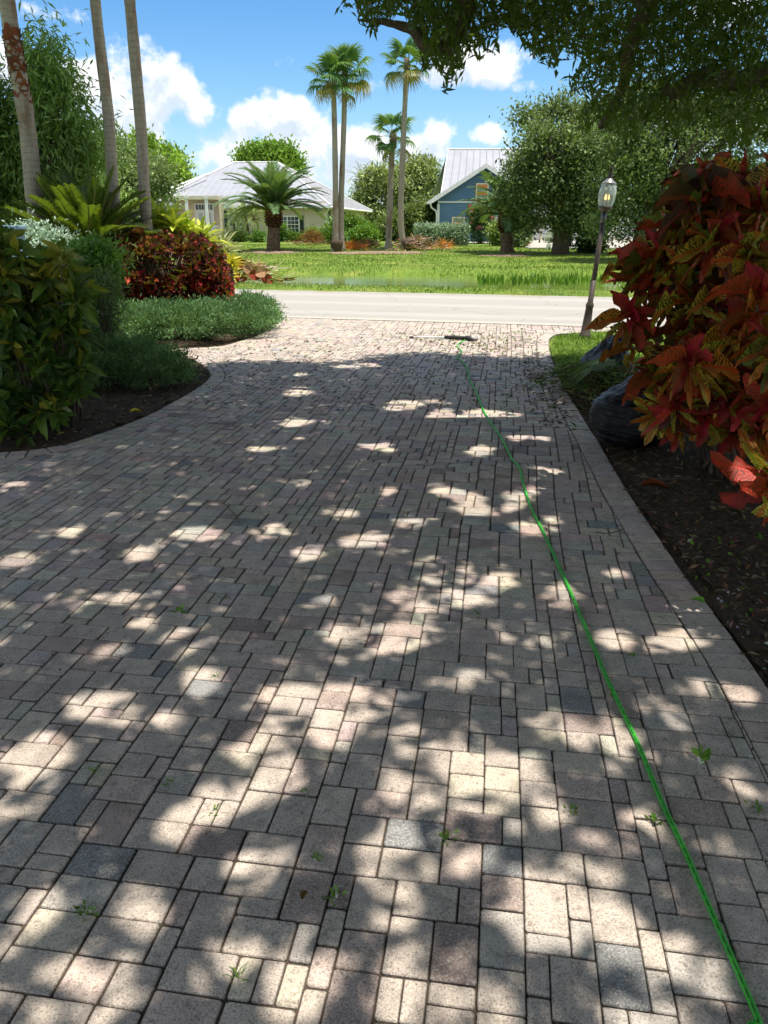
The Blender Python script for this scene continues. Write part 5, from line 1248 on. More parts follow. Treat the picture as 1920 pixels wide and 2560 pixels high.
# shingle rows in the gable
sh = MB(); z = zs + .05; r_ = 0
while z < zp - .35:
    h2 = .17; half = (zp - .14 - z - h2) / (zp - Z_(502, Yh)) * (xp - X_(1072, Yh)) - .05; L_ = max(xa, xp - half); Rr = min(xb, xp + half); x = L_ - (r_ % 2) * .1
    while x < Rr - .12:
        w_ = RD.uniform(.16, .24); a0 = max(x, L_); a1 = min(x + w_ - .012, Rr)
        if a1 > a0 + .04: o_ = RD.uniform(.02, .03); sh.add([(a0, Yh - .11 - o_, z), (a1, Yh - .11 - o_, z), (a1, Yh - .105, z + h2 + .01), (a0, Yh - .105, z + h2 + .01), (a0, Yh - .09, z), (a1, Yh - .09, z)], [(0, 1, 2, 3), (4, 5, 1, 0)])
        x += w_
    z += h2; r_ += 1
sh.build('shingles', M_SIDEB, root, kind='stuff')
m = MB(); m.box(((xa + xb) / 2, Yh - .05, zs), (xb - xa + .1, .13, .09)); m.box((xa, Yh - .05, (zb + zs) / 2 - .05), (.16, .12, zs - zb - .1)); m.build('trim', M_WHITE, root)
def boarded(u0, u1, v0, v1, stripes):
    x0, x1, z0, z1 = X_(u0, Yh), X_(u1, Yh), Z_(v0, Yh), Z_(v1, Yh); fo = window(root, x0, x1, z0, z1, Yh - .04 - (.08 if v1 < 480 else 0), 1, 1, M_CREAM)
    k = len(stripes); yy = Yh - .10 - (.08 if v1 < 480 else 0)
    for i, s_ in enumerate(stripes):
        za = z0 + .1 + (z1 - z0 - .2) * i / k; zb_ = z0 + .1 + (z1 - z0 - .2) * (i + 1) / k; m = MB(); n_ = 8
        m.box(((x0 + x1) / 2, yy, (za + zb_) / 2), (x1 - x0 - .2, .03, zb_ - za - .01))
        for q in range(n_): m.box((x0 + .13 + (x1 - x0 - .26) * q / (n_ - 1), yy - .02, (za + zb_) / 2), (.03, .02, zb_ - za - .02))
        m.build('storm_panel', M_PANEL if s_ else M_PANELG, fo)
boarded(1128, 1160, 574, 542, [0, 1, 0]); boarded(1184, 1215, 509, 458, [1, 0, 1, 0, 1]); boarded(1232, 1264, 578, 542, [0, 1, 0])
# gable roof slopes with overhang, main roof behind
pk_ = Vector((xp, Yh - .55, zp)); ef = Vector((X_(1072, Yh), Yh - .55, Z_(502, Yh))); er = Vector((2 * xp - ef.x, Yh - .55, ef.z))
for a in (ef, er):
    m = MB(); m.slab([a, pk_, pk_ + Vector((0, 7, 0)), a + Vector((0, 7, 0))], .12); m.build('roof', M_ROOFM, root)
    m = MB(); m.slab([a + Vector((0, -.03, .03)), pk_ + Vector((0, -.03, .03)), pk_ + Vector((0, -.03, -.24)), a + Vector((0, -.03, -.24))], .05); m.build('barge_board', M_WHITE, root)
Ym = 61.5; Ra, Rb = P(1122, 374, Ym), P(1470, 374, Ym); La = Vector((P(1104, 500, 55.6).x, 55.6, Z_(500, 55.6) + .4)); Lb = Vector((Rb.x, 55.6, La.z))
n_ = 22
for i in range(n_):
    a, b = i / n_, (i + 1) / n_; m = MB(); q0, q1, q2, q3 = La.lerp(Lb, a), La.lerp(Lb, b), Ra.lerp(Rb, b), Ra.lerp(Rb, a)
    m.slab([q0, q1, q2, q3], .08); m.tube([q0 + Vector((0, -.01, .03)), q3 + Vector((0, -.01, .03))], .022, 4); m.build('roof_panel', M_ROOFM, root)
m = MB(); m.tube([Ra + Vector((0, 0, .04)), Rb + Vector((0, 0, .04))], .06, 6); m.tube([La + Vector((-.04, 0, 0)), Ra + Vector((-.04, 0, .02))], .05, 6); m.build('ridge_caps', M_WHITE, root)
core(root, [(La.x + .5, 56.5), (Lb.x, 56.5), (Lb.x, 66), (La.x + .5, 66)], zb, La.z - .05, M_SIDEB, 'rear_wall')
m = MB(); m.slab([Ra, Rb, Lb + Vector((0, 12, 0)), La + Vector((0, 12, 0))], .08); m.build('roof', M_ROOFM, root)
m = MB(); m.tube([ef + Vector((-.02, 0, -.12)), ef + Vector((-.02, 6, -.12))], .08, 6); m.build('gutter', M_WHITE, root)
m = MB(); m.tube([ef + Vector((.02, .1, -.15)), ef + Vector((.1, .2, -.4)), (xa - .16, Yh - .12, ef.z - .62), (xa - .10, Yh - .12, ef.z - .85), (xa - .10, Yh - .12, gz)], .055, 6); m.build('downspout', M_WHITE, root)
# low white garage seen under the oak, concrete pad
Yg = 50.0; root = thing('white_garage', 'low white garage wall glimpsed under the big oak', 'garage', (X_(1440, 56), 56, gz))
core(root, [(X_(1330, 56), 56), (X_(1640, 56), 56), (X_(1640, 56), 62), (X_(1330, 56), 62)], gz - .2, 3.0, M_WHITE)
for u0 in (1350, 1440, 1530):
    fo = window(root, X_(u0, 56), X_(u0 + 70, 56), gz + .1, 2.4, 55.95, 1, 1, M_CREAM, glass=plain('garage door paint', C(206, 208, 208), .5))
    m = MB()
    for k in range(1, 5): m.box(((X_(u0, 56) + X_(u0 + 70, 56)) / 2, 55.90, gz + .1 + 2.2 * k / 5), (X_(u0 + 66, 56) - X_(u0 + 4, 56), .02, .03))
    m.build('door_grooves', M_CREAM, fo)
m = MB(); m.slab([(.0, 0, 0)] * 0 or [(X_(1290, 46), 41.6, .27), (X_(1640, 46), 41.6, .27), (X_(1640, 56), 56, .30), (X_(1290, 50), 56, .30)], .2); tag(m.build('parking_pad', M_CONC), kind='structure')
m = MB(); m.slab([(X_(1130, 50), 50.5, .24), (X_(1262, 50), 50.5, .24), (X_(1262, 50), 53.5, .26), (X_(1130, 50), 53.5, .26)], .1); tag(m.build('footpath', M_CONC), kind='structure')

# ------------------------------------------------------------------ vehicles
M_RUB = plain('tyre rubber', C(26, 26, 27), .85, .2); M_CHR = plain('chrome', C(190, 190, 192), .2, .5, 1.0)
def wheel(root, c, r, w_, ax=(0, 1, 0)):
    a = Vector(ax).normalized(); c = Vector(c); m = MB(); m.tube([c - a * w_ / 2, c - a * w_ * .35, c + a * w_ * .35, c + a * w_ / 2], [r * .92, r, r, r * .92], 18); wo_ = m.build('wheel', M_RUB, root)
    m = MB(); m.tube([c - a * (w_ / 2 + .015), c - a * w_ * .3], [r * .58, r * .6], 12); m.build('rim', M_CHR, wo_)
def loft(secs, name, mat, root, smooth=True):
    m = MB(); k = len(secs[0])
    vs = [v for s in secs for v in s]; fs = [(i * k + j, i * k + (j + 1) % k, (i + 1) * k + (j + 1) % k, (i + 1) * k + j) for i in range(len(secs) - 1) for j in range(k)]
    fs += [tuple(range(k)), tuple(range((len(secs) - 1) * k, len(secs) * k))]; m.add(vs, fs); return m.build(name, mat, root, False, bevel=.03)
# white suv beside the porch, side on
c = Vector((X_(425, 52), 52, terrain(X_(425, 52), 52))); root = thing('parked_suv', 'white estate car with roof rails half hidden behind the yellow strap plants', 'car', c)
Lc = 4.6
prof = [(-2.3, .35), (-2.28, .95), (-2.15, 1.05), (-1.9, 1.12), (2.0, 1.05), (2.25, .9), (2.3, .4)]
def body_sec(dy, prof, sc=1.0): return [tuple(c + Vector((x, dy, z * sc))) for x, z in prof]
loft([body_sec(-.88, [(x * .98, z) for x, z in prof]), body_sec(-.9, prof), body_sec(.9, prof), body_sec(.88, [(x * .98, z) for x, z in prof])], 'body', M_WHITE, root)
cab = [(-2.15, 1.06), (-1.95, 1.55), (-1.6, 1.68), (.2, 1.68), (.55, 1.6), (1.15, 1.08)]
loft([[tuple(c + Vector((x, -.86, z))) for x, z in cab], [tuple(c + Vector((x * .97, -.66, z))) for x, z in cab], [tuple(c + Vector((x * .97, .66, z))) for x, z in cab], [tuple(c + Vector((x, .86, z))) for x, z in cab]][1:3], 'cabin', M_WHITE, root)
for x0, x1 in ((-1.85, -1.1), (-1.02, -.2), (-.12, .75)):
    m = MB(); m.slab([c + Vector((x0, -.69, 1.12)), c + Vector((x1 + (.25 if x1 > .5 else 0), -.69, 1.12)), c + Vector((x1 - (.1 if x1 > .5 else 0), -.685, 1.55)), c + Vector((x0 + (.1 if x0 < -1.5 else 0), -.685, 1.55))], .03); m.build('side_window', M_GLASS, root)
for s in (-.55, .55): m = MB(); m.tube([c + Vector((-1.7, s, 1.69)), c + Vector((-1.6, s, 1.76)), c + Vector((.1, s, 1.76)), c + Vector((.25, s, 1.68))], .025, 5); m.build('roof_rail', M_DARK, root)
for x in (-1.45, 1.45): wheel(root, c + Vector((x, -.82, .33)), .34, .22); wheel(root, c + Vector((x, .82, .33)), .34, .22)
# dark four wheel drive facing us under the oak
cx0 = X_(1462, 42.6); cz0 = .27; c = Vector((cx0, 42.6, cz0)); root = thing('off_road_vehicle', 'black off road vehicle with chunky tyres and pale bumper parked under the oak', 'car', c)
M_BLK = plain('black car paint', C(26, 28, 30), .3, .5)
m = MB(); m.box(c + Vector((0, 1.0, .95)), (1.35, 2.0, .42)); m.build('bonnet', M_BLK, root, bevel=.05)
m = MB(); m.box(c + Vector((0, 2.9, 1.0)), (1.75, 1.9, .75)); m.build('body', M_BLK, root, bevel=.05)
m = MB(); m.box(c + Vector((0, 2.9, 1.62)), (1.55, 1.8, .5)); m.box(c + Vector((0, 2.9, 1.90)), (1.5, 1.8, .07)); m.build('cabin', M_BLK, root, bevel=.04)
m = MB(); m.box(c + Vector((0, 1.97, 1.62)), (1.35, .03, .42)); m.build('windscreen', plain('tinted windscreen', C(70, 96, 104), .08), root)
m = MB(); m.box(c + Vector((0, -.02, .95)), (1.15, .05, .36)); g_ = m.build('grille', M_DARK, root)
m = MB()
for k in range(7): m.box(c + Vector((-.36 + .12 * k, -.06, .95)), (.045, .03, .28))
m.build('grille_slot', M_RUB, g_)
for s in (-1, 1):
    m = MB(); m.tube([c + Vector((s * .5, -.08, .98)), c + Vector((s * .5, -.01, .98))], .10, 12); m.build('headlight', M_CHR, root)
    m = MB(); m.box(c + Vector((s * .80, .45, .98)), (.32, 1.1, .09)); m.build('wheel_arch', M_RUB, root, bevel=.02)
    wheel(root, c + Vector((s * .78, .45, .42)), .43, .30, (1, 0, 0)); wheel(root, c + Vector((s * .78, 3.1, .42)), .43, .30, (1, 0, 0))
m = MB(); m.box(c + Vector((0, -.22, .58)), (1.3, .18, .2)); m.build('bumper', plain('pale bumper', C(168, 168, 164), .4), root, bevel=.02)
m = MB(); m.tube([c + Vector((-.3, -.33, .68)), c + Vector((-.3, -.36, .85)), c + Vector((.3, -.36, .85)), c + Vector((.3, -.33, .68))], .03, 6); m.build('bull_bar', M_DARK, root)

# ------------------------------------------------------------------ small things across the road
def disc(label, u, v, ru, Y=None):
    c = G(u, v, .12); a = ru / FPX * (c.y) / .95; V = [(c.x, c.y, terrain(c.x, c.y) + .07)]; n_ = 36; F = []
    for r_, dz in ((.5, .06), (1.0, .012)):
        for k in range(n_): t = 2 * math.pi * k / n_; q = r_ * a * (1 + .12 * math.sin(3 * t + u)); x, y = c.x + q * math.cos(t), c.y + q * math.sin(t) * .8; V.append((x, y, terrain(x, y) + dz))
    F = [(0, 1 + k, 1 + (k + 1) % n_) for k in range(n_)]; F2 = [(1 + k, 1 + n_ + k, 1 + n_ + (k + 1) % n_, 1 + (k + 1) % n_) for k in range(n_)]
    me = bpy.data.meshes.new('mulch_ring'); me.from_pydata(V, [], F + F2); me.materials.append(M_RING); tag(link('mulch_ring', me), kind='structure')
M_RING = plain('faded mulch', C(140, 116, 98), .95, .1, 0, .3, 4)
disc('', 684, 632, 70); disc('', 880, 634, 60); disc('', 935, 633, 75); disc('', 1005, 634, 60); disc('', 1268, 640, 62)
def brush(name, label, cat, c, r, h, n, L, Wd, cols, upb=.15, group=None, T=None):
    c = Vector(c); root = thing(name, label, cat, c, group); m_ = n
    d = rng.normal(size=(m_, 2)) * .42; k = np.clip(1 - (d ** 2).sum(1), 0, 1); pos = np.stack([c.x + d[:, 0] * r[0], c.y + d[:, 1] * r[1], c.z + .02 + k * h * rng.random(m_) ** .6], 1)
    X = rng.normal(size=(m_, 3)) * np.array([1, .8, .22]) + np.array([0, 0, upb]); N = rng.normal(size=(m_, 3)) + np.array([0, 0, .6]); pal = np.array(cols); cc = pal[rng.integers(0, len(pal), m_)]; cc = cc * np.append(rng.uniform(.7, 1.2, (m_, 3)), np.ones((m_, 1)), 1)
    merged_leaves('clippings', M_DEAD, root, T or T_blade(-.15), pos, X, N, L * rng.uniform(.5, 1.3, m_), Wd * rng.uniform(.5, 1.3, m_), cc)
    return root
BR = [C(168, 140, 108), C(196, 176, 148), C(128, 96, 70), C(206, 190, 160), C(150, 110, 84)]
g_ = 'piles of cut palm debris'
pc = G(612, 706, .0); root = brush('brush_pile', 'heap of dry palm boots and fronds on the verge beside the red croton', 'brush pile', (pc.x - .1, pc.y + .6, 0), (1.2, .9), .52, 420, .5, .045, BR + [C(150, 160, 80)] * 2, .1, g_)
rb_ = MB()
for k, (u, v) in enumerate(((600, 658), (585, 690), (640, 688), (668, 698), (600, 695), (655, 680), (622, 672))):
    p = P(u, v, pc.y + .1 - .1 * k % .3); d = Vector((RD.uniform(.4, 1), RD.uniform(-.3, .3), RD.uniform(-.5, .2))).normalized(); s_ = Vector((-d.z, .3, d.x)).normalized()
    m = MB(); L_ = .38; cc_ = C(150, 62, 46) if k < 5 else C(196, 150, 110); st = [(-.5, .05), (-.25, .13), (.05, .15), (.3, .09), (.5, .02)]
    vs = []
    for t, wdt in st: vs += [p + d * L_ * t - s_ * wdt, p + d * L_ * t + Vector((0, .05, 0)), p + d * L_ * t + s_ * wdt]
    fs = [(i * 3 + j, (i + 1) * 3 + j, (i + 1) * 3 + j + 1, i * 3 + j + 1) for i in range(4) for j in range(2)]; m.add(vs, fs, cc_); m.build('palm_boot', M_DEAD, root)
def onlawn(u, v): p = G(u, v, .15); return (p.x, p.y, terrain(p.x, p.y))
brush('brush_pile', 'long low pile of dead brown fronds right of the tallest slender palm', 'brush pile', onlawn(1035, 626), (1.6, .8), .62, 500, .5, .06, [C(146, 112, 88), C(176, 146, 116), C(110, 80, 62), C(196, 164, 132)], .1, g_)
brush('brush_pile', 'small brown brush pile between the twin palms and the short palm', 'brush pile', onlawn(918, 621), (1.0, .6), .42, 260, .4, .05, [C(120, 92, 66), C(160, 130, 100), C(120, 50, 44), C(96, 84, 60)], .1, g_)
brush('brush_pile', 'low scatter of pale cuttings in front of the house shrubs', 'brush pile', onlawn(800, 612), (2.6, .5), .16, 240, .4, .05, [C(150, 130, 104), C(120, 110, 80), C(176, 160, 130)], .0, g_)
brush('seed_stalk_heap', 'mound of bright orange palm seed stalks beside the twin palms', 'seed stalks', onlawn(880, 625), (.85, .5), .40, 420, .5, .018, [C(214, 120, 44), C(196, 100, 36), C(226, 146, 70)], .1)
root = brush('seed_stalk_heap', 'orange palm seed stalks standing up in front of the silver hedge', 'seed stalks', onlawn(1112, 624), (.6, .35), .28, 260, .45, .018, [C(226, 140, 50), C(206, 116, 40), C(232, 160, 80)], .25)
m = MB()
for k in range(9):
    b = Vector(onlawn(1112 + RD.uniform(-14, 12), 622)); m.tube(branch(b, b + Vector((RD.uniform(-.25, .3), 0, RD.uniform(.3, .62))), .3, 5, .05), [.035, .03, .022, .014, .008], 5, col=C(226, 146, 60))
m.build('stalks', M_DEAD, root)
root = brush('rusty_bush', 'rounded rusty brown tuft in front of the shrubs left of the twin palms', 'dry bush', onlawn(780, 616), (.95, .6), .75, 700, .4, .02, [C(136, 76, 50), C(156, 96, 60), C(108, 60, 42)], .7)
for lab, u, v0, v1 in (('pale green marker post behind the twin palms', 870, 610, 592), ('pale green marker post between the twin and short palms', 921, 611, 590)):
    p = P(u, v0, 48); root = thing('marker_post', lab, 'post', (p.x, 48, zt(p)), 'marker posts on the far lawn'); m = MB(); h_ = Z_(v1, 48) - zt(p)
    m.tube([(p.x, 48, zt(p) - .05), (p.x, 48, zt(p) + h_ * .86)], .10, 10); m.build('post', plain('pale green plastic', C(176, 204, 176), .5), root); m = MB(); m.lathe((p.x, 48, zt(p) + h_ * .86), [(.13, 0), (.13, .05), (.07, .10)], 10); m.build('cap', M_WHITE, root)
p = onlawn(1371, 626); root = thing('mailbox_post', 'white post with a small box standing before the variegated bush', 'post', p); m = MB(); hh = Z_(585, p[1]) - p[2]
m.box((p[0], p[1], p[2] + hh / 2), (.10, .10, hh)); m.box((p[0], p[1], p[2] + .12), (.2, .2, .24)); m.build('post', M_WHITE, root); m = MB(); m.box((p[0], p[1], p[2] + hh * .82), (.36, .2, .07)); m.build('arm', M_WHITE, root)
p = P(1315, 618, 47); root = thing('red_container', 'small red container low beside the grey green shrub', 'container', (p.x, 47, .24)); m = MB(); m.lathe((p.x, 47, .24), [(.19, 0), (.22, .3), (.22, .45), (.16, .52)], 12); m.build('drum', plain('red plastic', C(176, 30, 34), .4), root); m = MB(); m.tube([(p.x - .12, 47, .75), (p.x, 47, .86), (p.x + .12, 47, .75)], .02, 5); m.build('handle', M_DARK, root)
p = P(1406, 616, 46); root = thing('planter', 'grey round planter with a small tree left of the dark vehicle', 'planter', (p.x, 46, .28)); m = MB(); m.lathe((p.x, 46, .27), [(.22, 0), (.34, .15), (.38, .38), (.33, .52), (.36, .55)], 14); m.build('pot', M_CONC, root)
cc, out, pos, n = crown([((p.x, 46, 1.25), (.35, .35, .38))], 60, 14, .2); merged_leaves('foliage', M_LEAF, root, T_diamond(), pos.reshape(-1, 3), rng.normal(size=(n * 14, 3)), rng.normal(size=(n * 14, 3)), .14, .07, leafcols(n, 14, C(96, 130, 50), C(150, 170, 80)))
m = MB(); m.tube([(p.x, 46, .8), (p.x, 46, 1.3)], .03, 6); m.build('stem', M_BARK, root)
for k in range(7):
    p = onlawn(622 + k * 7 + RD.uniform(-3, 3), 606 + RD.uniform(-1, 1)); m = MB(); s_ = RD.uniform(.12, .24); m.lathe(p, [(s_, -.05), (s_ * .9, .06), (s_ * .4, .14)], 7)
    o = m.build('edging_stone', M_CONC); tag(o, ['first', 'second', 'third', 'middle', 'fifth', 'sixth', 'last'][k] + ' from the left of seven whitish stones edging the porch shrub bed', 'stone', 'edging stones by the porch bed')
# blue grey cabinet at the left edge
p = P(-12, 700, 9.4); root = thing('utility_cabinet', 'pale blue grey metal cabinet cut by the left edge above the hedge', 'cabinet', (p.x - .05, 9.4, 0)); zt_ = P(0, 574, 9.4).z; M_CAB = plain('blue grey paint', C(132, 158, 172), .5, .4, 0, .06)
m = MB(); m.box((p.x - .15, 9.6, zt_ / 2), (.72, .6, zt_)); m.build('case', M_CAB, root, bevel=.01); m = MB(); m.box((p.x - .15, 9.6, zt_ + .02), (.78, .66, .045)); m.build('lid', M_CAB, root, bevel=.01)

# ------------------------------------------------------------------ street lamp
b = P(1462, 842, 11.35); b.z = 0.0
tp = P(1511, 532, 11.35); ax = (tp - b); hh = ax.length; axn = ax.normalized()
root = thing('street_lamp', 'leaning brown lamp post with a pineapple shaped glass globe', 'street lamp', b)
def along(prof): return [b + axn * z for r, z in prof], [r for r, z in prof]
m = MB(); q = [(.088, -.05), (.088, .03), (.082, .05), (.072, .06), (.052, .42), (.058, .44), (.058, .47), (.040, .50), (.038, .8)]; m.tube(*along(q), 12); m.build('base', M_BROWN, root, True)
m = MB(); q = [(.037, .5), (.035, hh - .12)]; m.tube(*along(q), 12); m.build('pole', M_BROWN, root, True)
m = MB(); q = [(.040, hh - .13), (.040, hh)]; m.tube(*along(q), 12); m.build('collar', plain('grey metal', C(104, 104, 106), .4, .5, .6), root, True)
g0 = hh + .005; m = MB(); q = [(.035, g0), (.06, g0 + .025), (.095, g0 + .05), (.105, g0 + .075)]; m.tube(*along(q), 14); m.build('cup', M_BROWN, root, True)
gm = bpy.data.materials.new('lamp glass'); gm.use_nodes = True; t = NT(gm.node_tree); t.n.clear(); pr = t.add('ShaderNodeBsdfPrincipled'); pr.inputs['Base Color'].default_value = C(214, 226, 224); pr.inputs['Roughness'].default_value = .12
trn = t.add('ShaderNodeBsdfTransparent'); mm = t.add('ShaderNodeMixShader'); fr = t.add('ShaderNodeLayerWeight'); fr.inputs[0].default_value = .35; t.l.new(t.m('ADD', t.m('MULTIPLY', fr.outputs[1], .55), .32, clamp=True), mm.inputs[0]); t.l.new(trn.outputs[0], mm.inputs[1]); t.l.new(pr.outputs[0], mm.inputs[2]); ou = t.add('ShaderNodeOutputMaterial'); t.l.new(mm.outputs[0], ou.inputs[0])
m = MB(); prof = [(.078, .06), (.096, .10), (.109, .16), (.114, .22), (.110, .28), (.099, .33), (.084, .365)]; nn = 20; vs = []; 
c_ = b + axn * g0
for i, (r_, z) in enumerate(prof):
    for k in range(nn): a = 2 * math.pi * (k + .5 * (i % 2)) / nn; rr = r_ * (1 + .035 * (1 if (k + i) % 2 else -1)); vs.append(c_ + axn * z + Vector((math.cos(a), math.sin(a), 0)) * rr)
fs = []
for i in range(len(prof) - 1):
    for k in range(nn):
        k2 = (k + 1) % nn; a0, a1, b0, b1 = i * nn + k, i * nn + k2, (i + 1) * nn + k, (i + 1) * nn + k2
        fs += [(a0, a1, b0), (a1, b1, b0)] if i % 2 == 0 else [(a0, b1, b0), (a0, a1, b1)]
m.add(vs, fs); m.build('globe', gm, root)
m = MB(); m.tube([c_ + axn * z for z in (.36, .372, .378, .41, .425)], [.098, .102, .09, .05, .045], 16); m.build('lid', plain('lamp lid', C(150, 146, 140), .35, .5, .6), root, True)
fm = MB(); top = c_ + axn * .42; fm.tube([top, top + axn * .1], [.036, .026], 8)
for k in range(12):
    a = 2.399 * k; o = Vector((math.cos(a), math.sin(a), 0)); t2 = .5 + .5 * (k % 3) / 2; s_ = Vector((-o.y, o.x, 0)) * .014
    p0 = top + axn * .06; p1 = top + axn * .12 + o * .02 * t2; p2 = top + axn * (.16 + .03 * (1 - t2)) + o * .065 * t2
    fm.add([p0 - s_, p0 + s_, p1 - s_, p1 + s_, p2], [(0, 1, 3, 2), (2, 3, 4)])
fm.build('finial', M_BROWN, root)
em = bpy.data.materials.new('lit bulb'); em.use_nodes = True; eb = em.node_tree.nodes['Principled BSDF']; eb.inputs['Emission Color'].default_value = (1, .62, .2, 1); eb.inputs['Emission Strength'].default_value = .8; eb.inputs['Base Color'].default_value = (1, .7, .3, 1)
for k in range(3):
    a = 2.1 * k; o = Vector((math.cos(a), math.sin(a), 0)) * .028; m = MB(); m.tube([c_ + o + axn * z for z in (.16, .18, .205, .235)], [.007, .012, .010, .002], 8); m.build('bulb', em, root, True)
    m = MB(); m.tube([c_ + o + axn * .07, c_ + o + axn * .158], .007, 6); m.build('candle', M_WHITE, root)

# ------------------------------------------------------------------ rubbish bags, clippings
def bag(label, c, r, seed, tail):
    c = Vector(c); root = thing('rubbish_bag', label, 'rubbish bag', (c.x, c.y, 0), 'black rubbish bags on the bed'); nu, nv = 96, 60; vs = []; fs = []
    for j in range(nv + 1):
        ph = math.pi * j / nv
        for i in range(nu):
            th = 2 * math.pi * i / nu; d = Vector((math.cos(th) * math.sin(ph), math.sin(th) * math.sin(ph), math.cos(ph)))
            q = Vector((d.x * 2.0, d.y * 2.0, d.z * 9 + d.x * 2)); nz = abs(mnoise.noise(q * 1.6 + Vector((seed, 0, 0)))) * .10 + mnoise.noise(d * 1.7 + Vector((0, seed, 0))) * .14 + abs(mnoise.noise(q * 4 + Vector((0, 0, seed)))) * .03
            k = 1 + nz; p = Vector((d.x * r[0] * k, d.y * r[1] * k, d.z * r[2] * k)); z = p.z + r[2] * .92
            if d.z > .55: z += (d.z - .55) * tail * (1 + .4 * mnoise.noise(d * 5)); p.x += (d.z - .55) * .25; p *= (1 - (d.z - .55) * .35)
            z = max(z, .004 + .012 * abs(mnoise.noise(q * 3))); vs.append(Vector((c.x + p.x, c.y + p.y, z)))
    for j in range(nv):
        for i in range(nu): fs.append((j * nu + i, (j + 1) * nu + i, (j + 1) * nu + (i + 1) % nu, j * nu + (i + 1) % nu))
    m = MB(); m.add(vs, fs); m.build('bag', M_BAG, root, True)
    # loose neck of the bag: a crumpled collar of plastic
    m = MB(); n2 = 40; vs = []; top = c + Vector((.06, 0, r[2] * 1.62)); 
    for j, (rr, zz) in enumerate(((.34, 0), (.30, .06), (.36, .12), (.46, .16), (.50, .13))):
        for i in range(n2):
            a = 2 * math.pi * i / n2; w_ = 1 + .25 * mnoise.noise(Vector((math.cos(a) * 2, math.sin(a) * 2, j * .4 + seed))) + .10 * math.sin(a * 7 + j)
            vs.append(top + Vector((math.cos(a) * rr * r[0] * 1.3 * w_, math.sin(a) * rr * r[1] * w_, zz * tail * 2.2 + .09 * mnoise.noise(Vector((math.cos(a) * 3, math.sin(a) * 3, j + seed))) + .10 * math.cos(a - .4) * j / 4)))
    m.add(vs, [(j * n2 + i, j * n2 + (i + 1) % n2, (j + 1) * n2 + (i + 1) % n2, (j + 1) * n2 + i) for j in range(4) for i in range(n2)]); o = m.build('neck', M_BAG, root, True)
    so_ = o.modifiers.new('thick', 'SOLIDIFY'); so_.thickness = .004
    return root
bc = G(1600, 1120); bag('full black plastic rubbish bag slumped open beside the paving', (bc.x - .01, bc.y + .12, 0), (.32, .30, .235), 3, .20)
bc = P(1500, 930, 7.9); bag('second black bag lying behind the front one by the grass', (bc.x + .08, 8.0, 0), (.27, .3, .17), 9, .34)
pc = G(1500, 985); root = brush('clippings_heap', 'loose heap of green palm and hedge clippings between the two black bags', 'clippings', (pc.x + .1, pc.y + .2, 0), (.75, .9), .26, 1500, .11, .016, [C(70, 96, 44), C(96, 120, 60), C(50, 70, 36), C(130, 120, 80), C(84, 64, 48)], .1)
m = MB()
for k in range(26):
    a = P(1500 + RD.uniform(-10, 40), 905 + RD.uniform(-14, 14), 7.55 + RD.uniform(-.15, .2)); b2 = P(1425 + RD.uniform(-12, 30), 945 + RD.uniform(-14, 20), 7.3 + RD.uniform(-.2, .2)); s_ = Vector((.0, .3, .9)) * .011; mid = a.lerp(b2, .5) + Vector((0, 0, .04))
    m.add([a - s_, a + s_, mid + s_ * 1.3, mid - s_ * 1.3, b2], [(0, 1, 2, 3), (3, 2, 4)], vcol(C(104, 130, 84), RD.uniform(.6, 1.3)))
m.build('cut_frond', M_LEAF, root, kind='stuff')

# ------------------------------------------------------------------ hose and pressure lance
hp = [(1935, 2660), (1896, 2560), (1828, 2400), (1759, 2244), (1712, 2134), (1654, 2012), (1602, 1885), (1562, 1798), (1515, 1698), (1481, 1615), (1423, 1476), (1365, 1349), (1330, 1279), (1308, 1215), (1295, 1179), (1272, 1137), (1243, 1084), (1211, 1033), (1190, 982), (1173, 949), (1169, 923), (1156, 906), (1143, 893), (1154, 881), (1143, 867), (1150, 858), (1164, 850), (1166, 846)]
hz_ = lambda x, y: heave(x, y) + .009
pts = [G(u, v) for u, v in hp]; pts = smooth_line([Vector((1.02, .3, 0))] + pts, 8); pts = [Vector((p.x, p.y, hz_(p.x, p.y))) for p in pts]
root = thing('garden_hose', 'long bright green hose running the length of the driveway', 'hose', pts[0])
M_HOSE = plain('green hose', C(52, 172, 42), .55, .5, 0, .06, 5)
m = MB(); m.tube(pts, .0074, 10); m.build('tube', M_HOSE, root, True)
mk = MB(); acc = 0
for i in range(1, len(pts)):
    a, b_ = pts[i - 1], pts[i]; d = (b_ - a); L_ = d.length
    if a.y > 3.8: break
    dn = d.normalized(); s_ = Vector((-dn.y, dn.x, 0)); s0 = 0
    while s0 < L_:
        ph = (acc + s0) % .034
        if ph < .022:
            e = min(.0221 - ph, L_ - s0); p0 = a + dn * s0; p1 = a + dn * (s0 + e)
            n0 = (Vector((0, 0, 1)) * .86 - s_ * -.5).normalized() * .0079; w_ = (s_ * .86 + Vector((0, 0, -.5))).normalized() * .0010
            mk.add([p0 + n0 - w_, p1 + n0 - w_, p1 + n0 + w_, p0 + n0 + w_], [(0, 1, 2, 3)]); s0 += e + 1e-4
        else: s0 += .034 - ph + 1e-5
    acc += L_
mk.build('printed_dashes', M_DARK, root, kind='stuff')
a, b_, c_, d_ = G(1028, 843, .02), G(1113, 843, .02), G(1162, 845, .03), G(1194, 850, .02)
root = thing('pressure_lance', 'pressure washer lance with white tube and black grip lying where the hose ends', 'pressure washer lance', G(1113, 843))
m = MB(); m.tube([a, b_], .011, 8); m.build('lance', M_WHITE, root, True)
m = MB(); m.tube([a + Vector((-.03, 0, 0)), a + Vector((.03, 0, 0))], [.012, .018], 8); m.build('nozzle', M_DARK, root)
